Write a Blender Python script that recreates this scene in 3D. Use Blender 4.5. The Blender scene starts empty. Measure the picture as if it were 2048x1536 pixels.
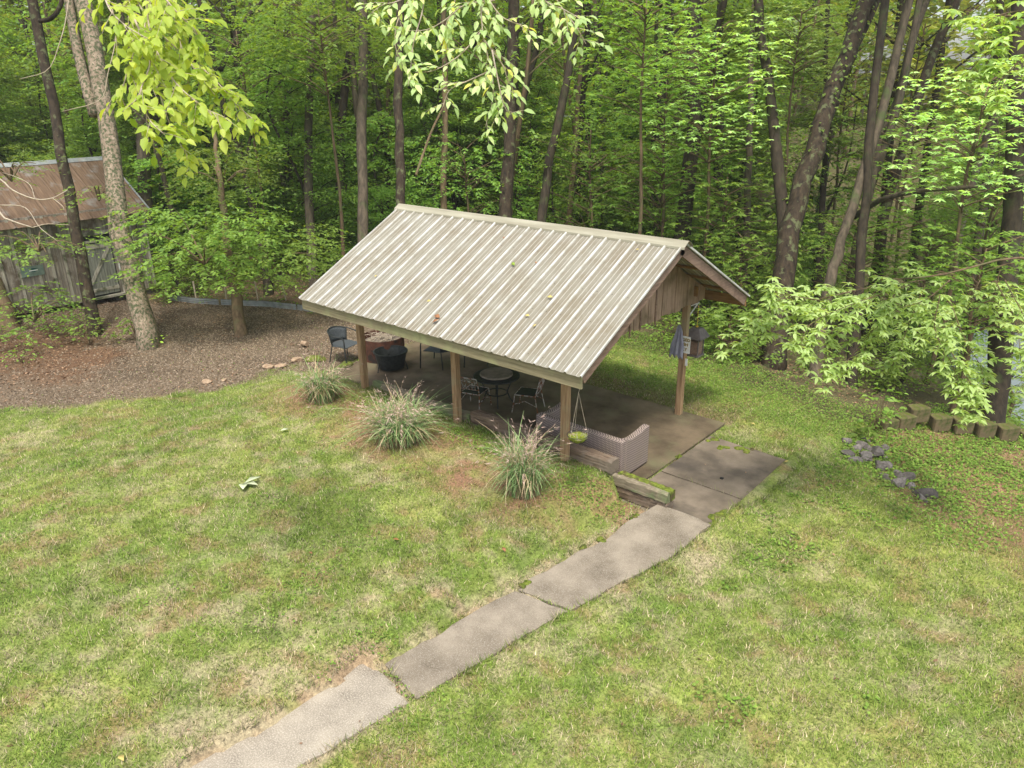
import bpy, math, random
import numpy as np
from mathutils import Vector, Matrix
R = math.radians
sc = bpy.context.scene
col = sc.collection
# ------------------------------------------------------------------ camera
CAM = np.array([13.4854, -8.8111, 6.7612]); FP = 1500.5
YAW, PIT, ROL = .7118, .3778, -.0112
FW = np.array([-math.sin(YAW)*math.cos(PIT), math.cos(YAW)*math.cos(PIT), -math.sin(PIT)])
RT = np.array([math.cos(YAW), math.sin(YAW), 0]); UP = np.cross(RT, FW)
R2 = RT*math.cos(ROL)+UP*math.sin(ROL); U2 = UP*math.cos(ROL)-RT*math.sin(ROL)
cd = bpy.data.cameras.new('camera'); cam = bpy.data.objects.new('camera', cd); col.objects.link(cam)
cam.matrix_world = Matrix(((R2[0], U2[0], -FW[0], CAM[0]), (R2[1], U2[1], -FW[1], CAM[1]), (R2[2], U2[2], -FW[2], CAM[2]), (0, 0, 0, 1)))
cd.lens = 36*FP/2048; cd.sensor_width = 36; cd.clip_end = 2000; cd.clip_start = .1
sc.camera = cam
# ------------------------------------------------------------------ sky and sun
SUN_EL, SUN_AZ = R(66), R(140)      # azimuth measured clockwise from +Y
w = bpy.data.worlds.new('World'); sc.world = w; w.use_nodes = True
nt = w.node_tree; bg = nt.nodes['Background']
sky = nt.nodes.new('ShaderNodeTexSky'); sky.sky_type = 'NISHITA'; sky.sun_disc = False
sky.sun_elevation = SUN_EL; sky.sun_rotation = SUN_AZ; sky.dust_density = 3.0; sky.air_density = 1.0; sky.ozone_density = .6
hs_ = nt.nodes.new('ShaderNodeHueSaturation'); hs_.inputs['Saturation'].default_value = .55; nt.links.new(sky.outputs[0], hs_.inputs['Color']); nt.links.new(hs_.outputs[0], bg.inputs[0]); bg.inputs[1].default_value = .15
sl = bpy.data.lights.new('sun', 'SUN'); sl.energy = 2.2; sl.angle = R(12); sl.color = (1, .95, .86)
so = bpy.data.objects.new('sun', sl); col.objects.link(so)
sd = Vector((math.sin(SUN_AZ)*math.cos(SUN_EL), math.cos(SUN_AZ)*math.cos(SUN_EL), math.sin(SUN_EL)))
so.rotation_euler = sd.to_track_quat('Z', 'Y').to_euler()
sc.view_settings.view_transform = 'Standard'; sc.view_settings.look = 'None'; sc.view_settings.gamma = 1
sc.view_settings.exposure = .9
sc.cycles.max_bounces = 6; sc.cycles.diffuse_bounces = 3; sc.cycles.transmission_bounces = 4; sc.cycles.glossy_bounces = 2

# ------------------------------------------------------------------ helpers
rng = np.random.default_rng(7)
def px(x, y, d):
    "world point seen at pixel x, y of the 2048 px wide photo, at depth d"
    return CAM+d*(FW+R2*(x-1024)/FP-U2*(y-768)/FP)
def pz(x, y, z):
    D = FW+R2*(x-1024)/FP-U2*(y-768)/FP
    return CAM+D*(z-CAM[2])/D[2]
def depth(p): return float((np.array(p)-CAM) @ FW)
def proj(P):
    q = np.asarray(P)-CAM; z = q @ FW
    return 1024+FP*(q @ R2)/z, 768-FP*(q @ U2)/z, z

def tag(o, label=None, cat=None, group=None, kind=None):
    if label: o['label'] = label
    if cat: o['category'] = cat
    if group: o['group'] = group
    if kind: o['kind'] = kind
    return o
def link(name, me, mat=None, parent=None, smooth=False):
    o = bpy.data.objects.new(name, me); col.objects.link(o)
    if mat and not me.materials: me.materials.append(mat)
    if parent is not None: o.parent = parent
    if smooth: me.polygons.foreach_set('use_smooth', np.ones(len(me.polygons), bool))
    return o
def empty(name, loc=(0, 0, 0), rz=0, **k):
    o = bpy.data.objects.new(name, None); o.empty_display_size = .2; col.objects.link(o)
    o.location = loc; o.rotation_euler = (0, 0, rz); return tag(o, **k)
def me_np(name, V, F, colr=None):
    "fast mesh from arrays; F is (n,3) or (n,4)"
    me = bpy.data.meshes.new(name); V = np.ascontiguousarray(V, np.float32); F = np.ascontiguousarray(F, np.int32)
    n, k = F.shape
    me.vertices.add(len(V)); me.vertices.foreach_set('co', V.ravel())
    me.loops.add(n*k); me.loops.foreach_set('vertex_index', F.ravel())
    me.polygons.add(n); me.polygons.foreach_set('loop_start', np.arange(0, n*k, k, dtype=np.int32))
    me.polygons.foreach_set('loop_total', np.full(n, k, np.int32))
    if colr is not None:
        a = me.color_attributes.new('Col', 'FLOAT_COLOR', 'POINT')
        c = np.ones((len(V), 4), np.float32); c[:, :3] = colr; a.data.foreach_set('color', c.ravel())
    me.update(calc_edges=True); return me
class MB:
    def __init__(s): s.v = []; s.f = []
    def add(s, V, F):
        o = len(s.v); s.v += [tuple(map(float, p)) for p in V]; s.f += [tuple(int(i)+o for i in f) for f in F]; return s
    def box(s, x0, x1, y0, y1, z0, z1, M=None):
        V = [(x, y, z) for z in (z0, z1) for y in (y0, y1) for x in (x0, x1)]
        if M is not None: V = [tuple(M @ Vector(p)) for p in V]
        return s.add(V, [(0, 2, 3, 1), (4, 5, 7, 6), (0, 1, 5, 4), (1, 3, 7, 5), (3, 2, 6, 7), (2, 0, 4, 6)])
    def tube(s, P, r, n=8, cap=True):
        P = np.array(P, float); m = len(P); r = np.full(m, r) if np.isscalar(r) else np.array(r)
        T = np.gradient(P, axis=0); T /= np.linalg.norm(T, axis=1)[:, None]+1e-9
        a = np.array([0, 0, 1.]) if abs(T[0][2]) < .9 else np.array([1., 0, 0])
        V = []; N = np.cross(T[0], a); N /= np.linalg.norm(N)
        th = np.arange(n)*2*np.pi/n
        for i in range(m):
            N = N-T[i]*(N @ T[i]); N /= np.linalg.norm(N); B = np.cross(T[i], N)
            V += list(P[i]+r[i]*(np.cos(th)[:, None]*N+np.sin(th)[:, None]*B))
        F = [(i*n+j, i*n+(j+1) % n, (i+1)*n+(j+1) % n, (i+1)*n+j) for i in range(m-1) for j in range(n)]
        if cap: F += [tuple(range(n))[::-1], tuple((m-1)*n+j for j in range(n))]
        return s.add(V, F)
    def lathe(s, prof, n=24, c=(0, 0, 0), cap=True):
        V = [(c[0]+r*math.cos(2*math.pi*j/n), c[1]+r*math.sin(2*math.pi*j/n), c[2]+z) for r, z in prof for j in range(n)]
        m = len(prof); F = [(i*n+j, i*n+(j+1) % n, (i+1)*n+(j+1) % n, (i+1)*n+j) for i in range(m-1) for j in range(n)]
        if cap: F += [tuple(range(n))[::-1], tuple((m-1)*n+j for j in range(n))]
        return s.add(V, F)
    def build(s, name, mat, parent=None, bevel=0, smooth=False, local=None):
        me = bpy.data.meshes.new(name); V = s.v
        if local is not None: V = [(a-local[0], b-local[1], c-local[2]) for a, b, c in V]
        me.from_pydata(V, [], s.f); me.update()
        o = link(name, me, mat, parent, smooth)
        if local is not None and parent is None: o.location = local
        if bevel:
            b = o.modifiers.new('b', 'BEVEL'); b.width = bevel; b.segments = 2; b.limit_method = 'ANGLE'
        return o
def dup(o, parent=None):
    c = o.copy(); col.objects.link(c)
    if parent is not None: c.parent = parent
    for ch in o.children: dup(ch, c)
    return c
# ---- numpy noise
def _h(ix, iy, s):
    n = (ix.astype(np.int64)*374761393+iy.astype(np.int64)*668265263+s*974634777) & 0xffffffff
    n = ((n ^ (n >> 13))*1274126177) & 0xffffffff
    return ((n ^ (n >> 16)) & 0xffff)/65535.
def vn(x, y, s=0):
    ix = np.floor(x); iy = np.floor(y); fx = x-ix; fy = y-iy; fx = fx*fx*(3-2*fx); fy = fy*fy*(3-2*fy)
    a = _h(ix, iy, s); b = _h(ix+1, iy, s); c = _h(ix, iy+1, s); d = _h(ix+1, iy+1, s)
    return (a*(1-fx)+b*fx)*(1-fy)+(c*(1-fx)+d*fx)*fy
def fbm(x, y, s=0, o=4):
    r = 0; a = .5; t = 0
    for i in range(o): r = r+a*vn(x*2**i+17*i, y*2**i-9*i, s+i); t += a; a *= .55
    return r/t
def ss(a, b, x): t = np.clip((x-a)/(b-a), 0, 1); return t*t*(3-2*t)
def inpoly(x, y, P):
    r = np.zeros(np.shape(x), bool); n = len(P)
    for i in range(n):
        x1, y1 = P[i]; x2, y2 = P[(i+1) % n]
        c = ((y1 > y) != (y2 > y)) & (x < (x2-x1)*(y-y1)/((y2-y1) or 1e-9)+x1); r ^= c
    return r
# ---- materials
def newmat(name):
    m = bpy.data.materials.new(name); m.use_nodes = True; nt = m.node_tree; b = nt.nodes['Principled BSDF']
    return m, nt, b, nt.nodes.new, nt.links.new
def noise_fac(nt, scale, stretch=(1, 1, 1), detail=6, rough=.6, coord='Object'):
    tc = nt.nodes.new('ShaderNodeTexCoord'); mp = nt.nodes.new('ShaderNodeMapping'); mp.inputs['Scale'].default_value = stretch
    nt.links.new(tc.outputs[coord], mp.inputs[0])
    n = nt.nodes.new('ShaderNodeTexNoise'); n.inputs['Scale'].default_value = scale; n.inputs['Detail'].default_value = detail; n.inputs['Roughness'].default_value = rough
    nt.links.new(mp.outputs[0], n.inputs['Vector']); return n.outputs['Fac']
def ramp(nt, fac, stops):
    r = nt.nodes.new('ShaderNodeValToRGB'); e = r.color_ramp.elements
    while len(e) < len(stops): e.new(.5)
    for i, (p, c) in enumerate(stops): e[i].position = p; e[i].color = (*c, 1)
    nt.links.new(fac, r.inputs[0]); return r.outputs[0]
def mix(nt, fac, a, b, mode='MIX'):
    m = nt.nodes.new('ShaderNodeMix'); m.data_type = 'RGBA'; m.blend_type = mode
    for s, v in ((m.inputs[0], fac), (m.inputs[6], a), (m.inputs[7], b)):
        if hasattr(v, 'links') or hasattr(v, 'is_output'): nt.links.new(v, s)
        elif isinstance(v, (int, float)): s.default_value = v
        else: s.default_value = (*v, 1)
    return m.outputs[2]
def bump(nt, b, h, st=.4, dist=.01):
    n = nt.nodes.new('ShaderNodeBump'); n.inputs['Strength'].default_value = st; n.inputs['Distance'].default_value = dist
    nt.links.new(h, n.inputs['Height']); nt.links.new(n.outputs[0], b.inputs['Normal'])
def mat_n(name, c1, c2, scale=8, stretch=(1, 1, 1), rough=.85, c3=None, s3=3, t3=(.5, .62), bst=.4, bd=.01, metal=0, lo=.3, hi=.7, spec=.3):
    "two colours on a stretched noise plus an optional third in patches"
    m, nt, b, N, L = newmat(name)
    f = noise_fac(nt, scale, stretch)
    c = ramp(nt, f, [(lo, c1), (hi, c2)])
    if c3:
        g = noise_fac(nt, s3, (1, 1, 1)); gg = ramp(nt, g, [(t3[0], (0, 0, 0)), (t3[1], (1, 1, 1))]); c = mix(nt, gg, c, c3)
    L(c, b.inputs['Base Color']); b.inputs['Roughness'].default_value = rough; b.inputs['Metallic'].default_value = metal
    b.inputs['Specular IOR Level'].default_value = spec
    if bst: bump(nt, b, f, bst, bd)
    return m
def mat_leaf(name, c1, c2, tr=.45, c3=None):
    m, nt, b, N, L = newmat(name)
    g = N('ShaderNodeNewGeometry'); oi = N('ShaderNodeObjectInfo')
    c = ramp(nt, g.outputs['Random Per Island'], [(0, c1), (.85, c2), (1, c3 or c2)])
    hs = N('ShaderNodeHueSaturation'); L(c, hs.inputs['Color'])
    mr = N('ShaderNodeMapRange'); L(oi.outputs['Random'], mr.inputs[0]); mr.inputs[3].default_value = .7; mr.inputs[4].default_value = 1.35; L(mr.outputs[0], hs.inputs['Value'])
    m2 = N('ShaderNodeMapRange'); L(oi.outputs['Random'], m2.inputs[0]); m2.inputs[3].default_value = .485; m2.inputs[4].default_value = .515; L(m2.outputs[0], hs.inputs['Hue'])
    c = hs.outputs[0]
    L(c, b.inputs['Base Color']); b.inputs['Roughness'].default_value = .5; b.inputs['Specular IOR Level'].default_value = .35
    t = N('ShaderNodeBsdfTranslucent'); tc = mix(nt, 1., c, (1.5, 1.35, .5), 'MULTIPLY'); L(tc, t.inputs[0])
    mx = N('ShaderNodeMixShader'); mx.inputs[0].default_value = tr
    L(b.outputs[0], mx.inputs[1]); L(t.outputs[0], mx.inputs[2]); L(mx.outputs[0], nt.nodes['Material Output'].inputs[0])
    return m
def mat_attr(name, nscale=25, amt=.5, rough=.95, bst=.6, bd=.02, tr=0):
    m, nt, b, N, L = newmat(name)
    a = N('ShaderNodeAttribute'); a.attribute_name = 'Col'
    f = noise_fac(nt, nscale, detail=8, rough=.75); f2 = noise_fac(nt, nscale*5, detail=3)
    v = ramp(nt, f, [(.25, (1-amt,)*3), (.75, (1+amt,)*3)]); v2 = ramp(nt, f2, [(.3, (.72,)*3), (.7, (1.28,)*3)])
    c = mix(nt, 1., a.outputs[0], v, 'MULTIPLY'); c = mix(nt, 1., c, v2, 'MULTIPLY')
    L(c, b.inputs['Base Color']); b.inputs['Roughness'].default_value = rough; b.inputs['Specular IOR Level'].default_value = .15
    if bst: bump(nt, b, f, bst, bd)
    if tr:
        t = N('ShaderNodeBsdfTranslucent'); L(a.outputs[0], t.inputs[0]); mx = N('ShaderNodeMixShader'); mx.inputs[0].default_value = tr
        L(b.outputs[0], mx.inputs[1]); L(t.outputs[0], mx.inputs[2]); L(mx.outputs[0], nt.nodes['Material Output'].inputs[0])
    return m
M = {}
M['ground'] = mat_attr('ground', 22, .75); M['blade'] = mat_attr('blade', 9, .15, .6, 0, 0, .3); M['bits'] = mat_attr('bits', 9, .2, .9, 0)
M['leaf_deep'] = mat_leaf('leaf_deep', (.10, .18, .028), (.22, .335, .055), .45)
M['leaf_mid'] = mat_leaf('leaf_mid', (.13, .24, .038), (.27, .41, .085), .5)
M['leaf_lime'] = mat_leaf('leaf_lime', (.31, .50, .055), (.57, .72, .13), .5)
M['leaf_pale'] = mat_leaf('leaf_pale', (.26, .36, .13), (.50, .60, .28), .4, (.62, .58, .14))
M['leaf_box'] = mat_leaf('leaf_box', (.30, .47, .12), (.55, .73, .30), .45)
M['leaf_far'] = mat_leaf('leaf_far', (.30, .40, .07), (.60, .68, .20), .5)  # backlit glow of the far wood put into the leaf colour
M['bark_dark'] = mat_n('bark_dark', (.016, .012, .007), (.058, .043, .026), 9, (1, 1, .18), c3=(.05, .07, .02), s3=2.5, t3=(.55, .75), bst=.9, bd=.04)
M['bark_grey'] = mat_n('bark_grey', (.035, .027, .018), (.135, .105, .07), 9, (1, 1, .2), c3=(.07, .09, .03), s3=2.2, t3=(.52, .7), bst=.9, bd=.04)
M['bark_mottled'] = mat_n('bark_mottled', (.16, .115, .075), (.36, .285, .205), 11, (1, 1, .35), c3=(.075, .085, .04), s3=13, t3=(.47, .56), bst=.9, bd=.04)
M['bark_mid'] = mat_n('bark_mid', (.013, .009, .005), (.062, .043, .025), 9, (1, 1, .25), c3=(.10, .11, .05), s3=5, t3=(.55, .62), bst=1, bd=.05)
M['bark_brown'] = mat_n('bark_brown', (.07, .045, .025), (.21, .145, .08), 9, (1, 1, .25), c3=(.12, .12, .05), s3=3, t3=(.5, .7), bst=.9, bd=.03)
M['twig'] = mat_n('twig', (.30, .24, .17), (.5, .43, .33), 20, bst=.2)
M['post'] = mat_n('post', (.20, .115, .055), (.42, .28, .155), 9, (3, 3, .22), c3=(.30, .27, .16), s3=1.6, t3=(.5, .7))
M['fascia'] = mat_n('fascia', (.15, .125, .07), (.32, .275, .165), 7, (.18, 3, 3), c3=(.30, .31, .15), s3=1.5, t3=(.5, .7))
M['barge'] = mat_n('barge', (.16, .10, .07), (.30, .205, .15), 8, (3, .25, 3), c3=(.13, .08, .05), s3=3, t3=(.55, .75))
M['gable'] = mat_n('gable', (.24, .155, .105), (.48, .34, .25), 8, (3, 3, .25), c3=(.17, .125, .07), s3=1.2, t3=(.45, .65))
M['frame'] = mat_n('frame', (.16, .085, .03), (.30, .17, .07), 7, (.3, 3, 3))
M['timber'] = mat_n('timber', (.07, .045, .03), (.26, .19, .13), 10, (.2, 3, 3), c3=(.2, .16, .12), s3=2, bst=1, bd=.03)
M['timber_pale'] = mat_n('timber_pale', (.14, .115, .075), (.29, .245, .17), 9, (.2, 3, 3), c3=(.16, .2, .09), s3=2, bst=.8, bd=.02)
M['moss'] = mat_n('moss', (.05, .075, .008), (.20, .24, .03), 14, bst=1, bd=.03, c3=(.09, .07, .03), s3=6)
M['concrete'] = mat_n('concrete', (.125, .10, .07), (.285, .24, .18), 2.2, c3=(.40, .36, .29), s3=110, t3=(.5, .72), bst=.5, bd=.01)
M['concrete_dark'] = mat_n('concrete_dark', (.10, .08, .057), (.235, .19, .14), 1.6, c3=(.075, .062, .048), s3=1.1, t3=(.5, .7), bst=.35, bd=.008)
M['concrete_pale'] = mat_n('concrete_pale', (.16, .135, .10), (.35, .305, .235), 2.2, c3=(.48, .43, .355), s3=60, t3=(.45, .72), bst=.6, bd=.012)
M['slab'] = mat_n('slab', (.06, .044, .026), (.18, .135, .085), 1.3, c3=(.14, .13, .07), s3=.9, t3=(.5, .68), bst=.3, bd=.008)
M['rust'] = mat_n('rust', (.035, .015, .010), (.13, .05, .028), 6, c3=(.03, .022, .018), s3=5, bst=.4)
M['iron'] = mat_n('iron', (.012, .014, .013), (.035, .04, .037), 15, rough=.55, bst=.1)
M['old_iron'] = mat_n('old_iron', (.30, .27, .22), (.55, .52, .45), 14, c3=(.20, .07, .025), s3=12, t3=(.47, .55), bst=.3)
M['mesh'] = mat_n('mesh', (.03, .038, .04), (.09, .10, .105), 60, bst=.2)
M['stone'] = mat_n('stone', (.17, .14, .10), (.32, .27, .2), 6, bst=.5, bd=.02)
M['rock'] = mat_n('rock', (.075, .066, .06), (.20, .18, .165), 7, c3=(.2, .13, .09), s3=3, t3=(.6, .75), bst=.3, bd=.01)
M['tan_stone'] = mat_n('tan_stone', (.24, .15, .09), (.45, .34, .23), 5, bst=.6, bd=.02)
_t = M['rock'].node_tree; _o = _t.nodes.new('ShaderNodeObjectInfo'); _bb = _t.nodes['Principled BSDF']; _v = ramp(_t, _o.outputs['Random'], [(0, (.6, .58, .55)), (1, (1.35, 1.33, 1.3))])
_t.links.new(mix(_t, 1., _bb.inputs['Base Color'].links[0].from_socket, _v, 'MULTIPLY'), _bb.inputs['Base Color'])
M['block'] = mat_n('block', (.10, .075, .04), (.24, .18, .105), 4, c3=(.05, .065, .012), s3=3.5, t3=(.42, .58), bst=.8, bd=.03)
_nt = M['block'].node_tree; _b = _nt.nodes['Principled BSDF']; _g = _nt.nodes.new('ShaderNodeNewGeometry'); _s = _nt.nodes.new('ShaderNodeSeparateXYZ'); _nt.links.new(_g.outputs['True Normal'], _s.inputs[0])
_mn = ramp(_nt, noise_fac(_nt, 6), [(.42, (0, 0, 0)), (.56, (1, 1, 1))]); _up = ramp(_nt, _s.outputs[2], [(.6, (0, 0, 0)), (.8, (1, 1, 1))]); _f = mix(_nt, 1., _mn, _up, 'MULTIPLY')
_nt.links.new(mix(_nt, _f, _b.inputs['Base Color'].links[0].from_socket, (.085, .10, .014)), _b.inputs['Base Color'])
M['shed_wood'] = mat_n('shed_wood', (.12, .10, .078), (.38, .335, .27), 7, (3, 3, .2), c3=(.13, .10, .07), s3=2, bst=.9, bd=.02)
M['door_wood'] = mat_n('door_wood', (.12, .125, .10), (.33, .33, .27), 7, (3, 3, .2), bst=.9, bd=.02)
M['shed_batten'] = mat_n('shed_batten', (.27, .245, .19), (.50, .46, .37), 7, (3, 3, .2), c3=(.10, .11, .06), s3=2, bst=.9, bd=.02)
M['shed_roof'] = mat_n('shed_roof', (.075, .045, .026), (.18, .115, .07), 3, (.5, 6, .5), c3=(.22, .215, .195), s3=2.0, t3=(.55, .75), rough=.7, bst=.1)
M['galv'] = mat_n('galv', (.17, .18, .18), (.33, .35, .34), 4, rough=.5, metal=.3, c3=(.28, .2, .15), s3=2.5, t3=(.6, .7), bst=.1)
M['cap'] = mat_n('cap', (.22, .20, .14), (.38, .36, .27), 2, (.3, 4, 4), rough=.7, c3=(.40, .27, .16), s3=1.3, t3=(.66, .74), bst=.1)
M['cloth'] = mat_n('cloth', (.20, .20, .26), (.36, .36, .43), 12, (1, 1, .3), bst=.5)
M['white'] = mat_n('white', (.62, .62, .58), (.8, .8, .76), 8, bst=0)
M['yellow'] = mat_n('yellow', (.65, .42, .03), (.8, .55, .06), 30, bst=0)
M['black'] = mat_n('black', (.01, .01, .01), (.02, .02, .02), 8, bst=0)
M['feeder'] = mat_n('feeder', (.10, .085, .08), (.20, .175, .165), 9, rough=.6, bst=.1)
M['red'] = mat_n('red', (.35, .03, .015), (.5, .06, .03), 8, bst=0)
M['sign_green'] = mat_n('sign_green', (.10, .15, .12), (.2, .25, .2), 8, bst=0)
M['dark_green'] = mat_n('dark_green', (.01, .06, .05), (.02, .09, .07), 8, bst=0)
M['blue'] = mat_n('blue', (.03, .05, .25), (.05, .07, .3), 8, bst=0)
M['seed'] = mat_leaf('seed', (.50, .36, .30), (.70, .58, .46), .3)
M['basket_moss'] = mat_n('basket_moss', (.10, .14, .012), (.26, .29, .03), 18, bst=.8, bd=.03)
M['ash'] = mat_n('ash', (.10, .08, .06), (.25, .21, .16), 12, bst=.8, bd=.03)
# roof sheet: pale ribs, film of dirt in the pans, streaks running down the slope (along local Y)
def roof_mat():
    m, nt, b, N, L = newmat('roof_sheet')
    st = noise_fac(nt, 5, (5, .12, .12), 6, .65); bl = noise_fac(nt, 1.4, (1, 1, 1), 5); fine = noise_fac(nt, 26, (3, .5, .5), 3)
    c = ramp(nt, st, [(.25, (.17, .155, .115)), (.5, (.215, .20, .152)), (.8, (.275, .262, .21))])
    c = mix(nt, ramp(nt, bl, [(.4, (0, 0, 0)), (.65, (.8, .8, .8))]), c, (.165, .135, .085))
    c = mix(nt, ramp(nt, fine, [(.4, (.0, .0, .0)), (.7, (.18, .18, .18))]), c, (.36, .345, .29))
    tc = N('ShaderNodeTexCoord'); sp = N('ShaderNodeSeparateXYZ'); L(tc.outputs['Object'], sp.inputs[0])
    def m1(op, a, v=None, v2=None):
        n = N('ShaderNodeMath'); n.operation = op; L(a, n.inputs[0])
        if v is not None: n.inputs[1].default_value = v
        if v2 is not None: n.inputs[2].default_value = v2
        return n.outputs[0]
    g = m1('PINGPONG', m1('ADD', sp.outputs[0], 61*.305), .305/2)          # 0 on a main rib, .1525 mid pan
    rib = N('ShaderNodeMapRange'); L(g, rib.inputs[0]); rib.inputs[1].default_value = .016; rib.inputs[2].default_value = .03; rib.inputs[3].default_value = .92; rib.inputs[4].default_value = 0
    rc = ramp(nt, noise_fac(nt, 3, (1, 1.5, 1)), [(.35, (.38, .365, .31)), (.6, (.58, .575, .54))]); c = mix(nt, rib.outputs[0], c, rc); mi = m1('ABSOLUTE', m1('SUBTRACT', g, .1017)); mr = N('ShaderNodeMapRange'); L(mi, mr.inputs[0]); mr.inputs[1].default_value = .002; mr.inputs[2].default_value = .009; mr.inputs[3].default_value = .6; mr.inputs[4].default_value = 0; c = mix(nt, mr.outputs[0], c, rc)
    L(c, b.inputs['Base Color']); b.inputs['Roughness'].default_value = .62; b.inputs['Specular IOR Level'].default_value = .35
    return m
M['roof'] = roof_mat()
def wicker_mat():
    m, nt, b, N, L = newmat('wicker')
    tc = N('ShaderNodeTexCoord'); sp = N('ShaderNodeSeparateXYZ'); L(tc.outputs['Object'], sp.inputs[0])
    def mm(op, a, bb=None):
        n = N('ShaderNodeMath'); n.operation = op
        for i, v in enumerate((a, bb)):
            if v is None: continue
            if isinstance(v, (int, float)): n.inputs[i].default_value = v
            else: L(v, n.inputs[i])
        return n.outputs[0]
    h = mm('ADD', sp.outputs[0], sp.outputs[1]); colu = mm('FLOOR', mm('MULTIPLY', h, 34.))
    a = mm('ABSOLUTE', mm('SINE', mm('MULTIPLY', h, 34*math.pi)))
    zz = mm('SINE', mm('ADD', mm('MULTIPLY', sp.outputs[2], 170.), mm('MULTIPLY', colu, math.pi)))
    v = mm('MULTIPLY', a, mm('ADD', mm('MULTIPLY', zz, .5), .6))
    c = ramp(nt, v, [(.02, (.07, .05, .045)), (.4, (.27, .21, .18)), (.9, (.46, .37, .33))])
    c = mix(nt, ramp(nt, noise_fac(nt, 2.5), [(.4, (0, 0, 0)), (.7, (.6, .6, .6))]), c, mix(nt, 1., c, (.95, 1., .8), 'MULTIPLY'))
    L(c, b.inputs['Base Color']); b.inputs['Roughness'].default_value = .6; bump(nt, b, v, .6, .003)
    return m
M['wicker'] = wicker_mat()

# ------------------------------------------------------------------ terrain
PATHS = [  # concrete pieces of the walkway, from the step outwards
    ([(8.12, 1.16), (8.58, 1.19), (9.10, 1.15), (9.09, .6), (9.06, .0), (8.93, -.62), (8.8, -1.1), (8.72, -1.6), (8.62, -2.02), (8.2, -2.08), (7.80, -2.14), (7.76, -1.9), (7.84, -1.4), (7.9, -.8), (8.05, -.3), (8.02, .4), (8.08, .8)], .16, 'concrete'),
    ([(8.61, -2.06), (8.2, -2.12), (7.78, -2.18), (7.70, -2.5), (7.62, -3.1), (7.60, -3.6), (7.44, -4.32), (7.8, -4.36), (8.2, -4.44), (8.28, -3.9), (8.42, -3.1), (8.52, -2.5)], .158, 'concrete'),
    ([(8.17, -4.54), (7.7, -4.44), (7.22, -4.42), (7.28, -4.9), (7.20, -5.3), (7.24, -5.8), (7.1, -6.3), (7.0, -7.6), (7.7, -7.6), (7.92, -6.0), (8.05, -5.2)], .15, 'concrete_pale'),
]
APRON = [([(7.42, 2.5), (9.32, 2.49), (9.36, 3.4), (9.34, 4.2), (9.3, 4.42), (8.3, 4.44), (7.42, 4.47)], 0., 'concrete_dark'),
         ([(7.42, 2.47), (9.32, 2.46), (9.24, 2.1), (9.06, 1.9), (9.1, 1.6), (9.04, 1.2), (9.04, 1.0), (7.42, 1.0)], -.003, 'concrete_dark')]
SLABP = [(-1.9, 1.2), (7.36, 1.2), (7.38, 5.25), (-1.9, 5.25)]
GB_Y = np.array([-9, -4.5, -2.8, -1, .9, 2.8, 9]); GB_X = np.array([-8.5, -5.6, -4.3, -3.2, -2.6, -2.2, -1.5])
def WOODS_D(x, y):   # > 0 inside the woods
    ex = np.array([-40, -12.3, -10.2, -8.8, -6.5, -3, 0, 2, 3.5, 5.7, 7.1, 8.3, 9.2, 9.8, 10.5, 12.5, 20, 60]); ey = np.array([-2, 2.3, 3.5, 4.3, 5.1, 6.0, 6.8, 8.2, 8.3, 8.3, 7.6, 7.5, 7.5, 8.4, 9.9, 11.4, 16, 30])
    return y-np.interp(x, ex, ey)
def H(x, y):
    x = np.asarray(x, float); y = np.asarray(y, float)
    lawn = .46*ss(-3.4, .4, x)*(1-.66*ss(6.9, 7.9, x))
    lawn = lawn-(lawn-.145)*ss(-.5, -6, y)*ss(3, 7, x)*.6
    lawn = lawn*(1-ss(9.0, 9.7, x)*ss(-2.5, 1.2, y))
    lawn = np.where((x > 7.5), np.minimum(lawn, .145), lawn)
    k = ss(1.06, 1.22, y); k = np.where((x > 7.3) & (x < 9.1), ss(.86, .98, y), k)
    k = np.where(x >= 9.1, 0, k)
    z = lawn*(1-k)-.045*k
    nb = ss(5.3, 5.9, y)*.06; z = z+nb*(x < 9)
    s = .8*x+.6*y
    d = .16*np.clip(s-9.9, 0, 6.2)*ss(2.5, 6, y)+.62*np.clip(s-16.1, 0, 8.8)*ss(2.5, 8, y)
    z = z-d+.05*(fbm(x*.5, y*.5, 3)-.5)*ss(0, 1, np.abs(WOODS_D(x, y)))
    far = np.clip(y-14, 0, 100)
    z = z-.03*np.clip(far, 0, 25)*(s < 16)
    z = z+.75*np.clip(y-31, 0, 14)*ss(14, 18, s)
    hi = (1-((x > -2.1) & (x < 9.45) & (y > .9) & (y < 5.4)))
    z = z+.03*(fbm(x*2.2, y*2.2, 9)-.5)*hi
    P = inpoly(x, y, PATHS[0][0]) | inpoly(x, y, PATHS[1][0]) | inpoly(x, y, PATHS[2][0])
    return np.where(P, np.minimum(z, .10), z)
def axis(a, b, st, lo, hi):
    m = list(np.arange(a, b, st)); s = st; v = b
    while v < hi: m.append(v); s *= 1.12; v += s
    m.append(hi); s = st; v = a; L = []
    while v > lo: s *= 1.12; v -= s; L.append(v)
    return np.array(L[::-1]+m)
LAWN1 = np.array([.165, .21, .045]); LAWN2 = np.array([.235, .26, .068]); LAWN3 = np.array([.08, .14, .03]); STRAW = np.array([.38, .30, .205]); DIRT = np.array([.30, .17, .10]); DBROWN = np.array([.11, .07, .045])
GRAV = np.array([.13, .095, .062]); LITTER = np.array([.125, .072, .042]); WOOD = np.array([.045, .05, .02])
def lerp(a, b, t): return a*(1-t)[..., None]+b*t[..., None]
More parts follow.
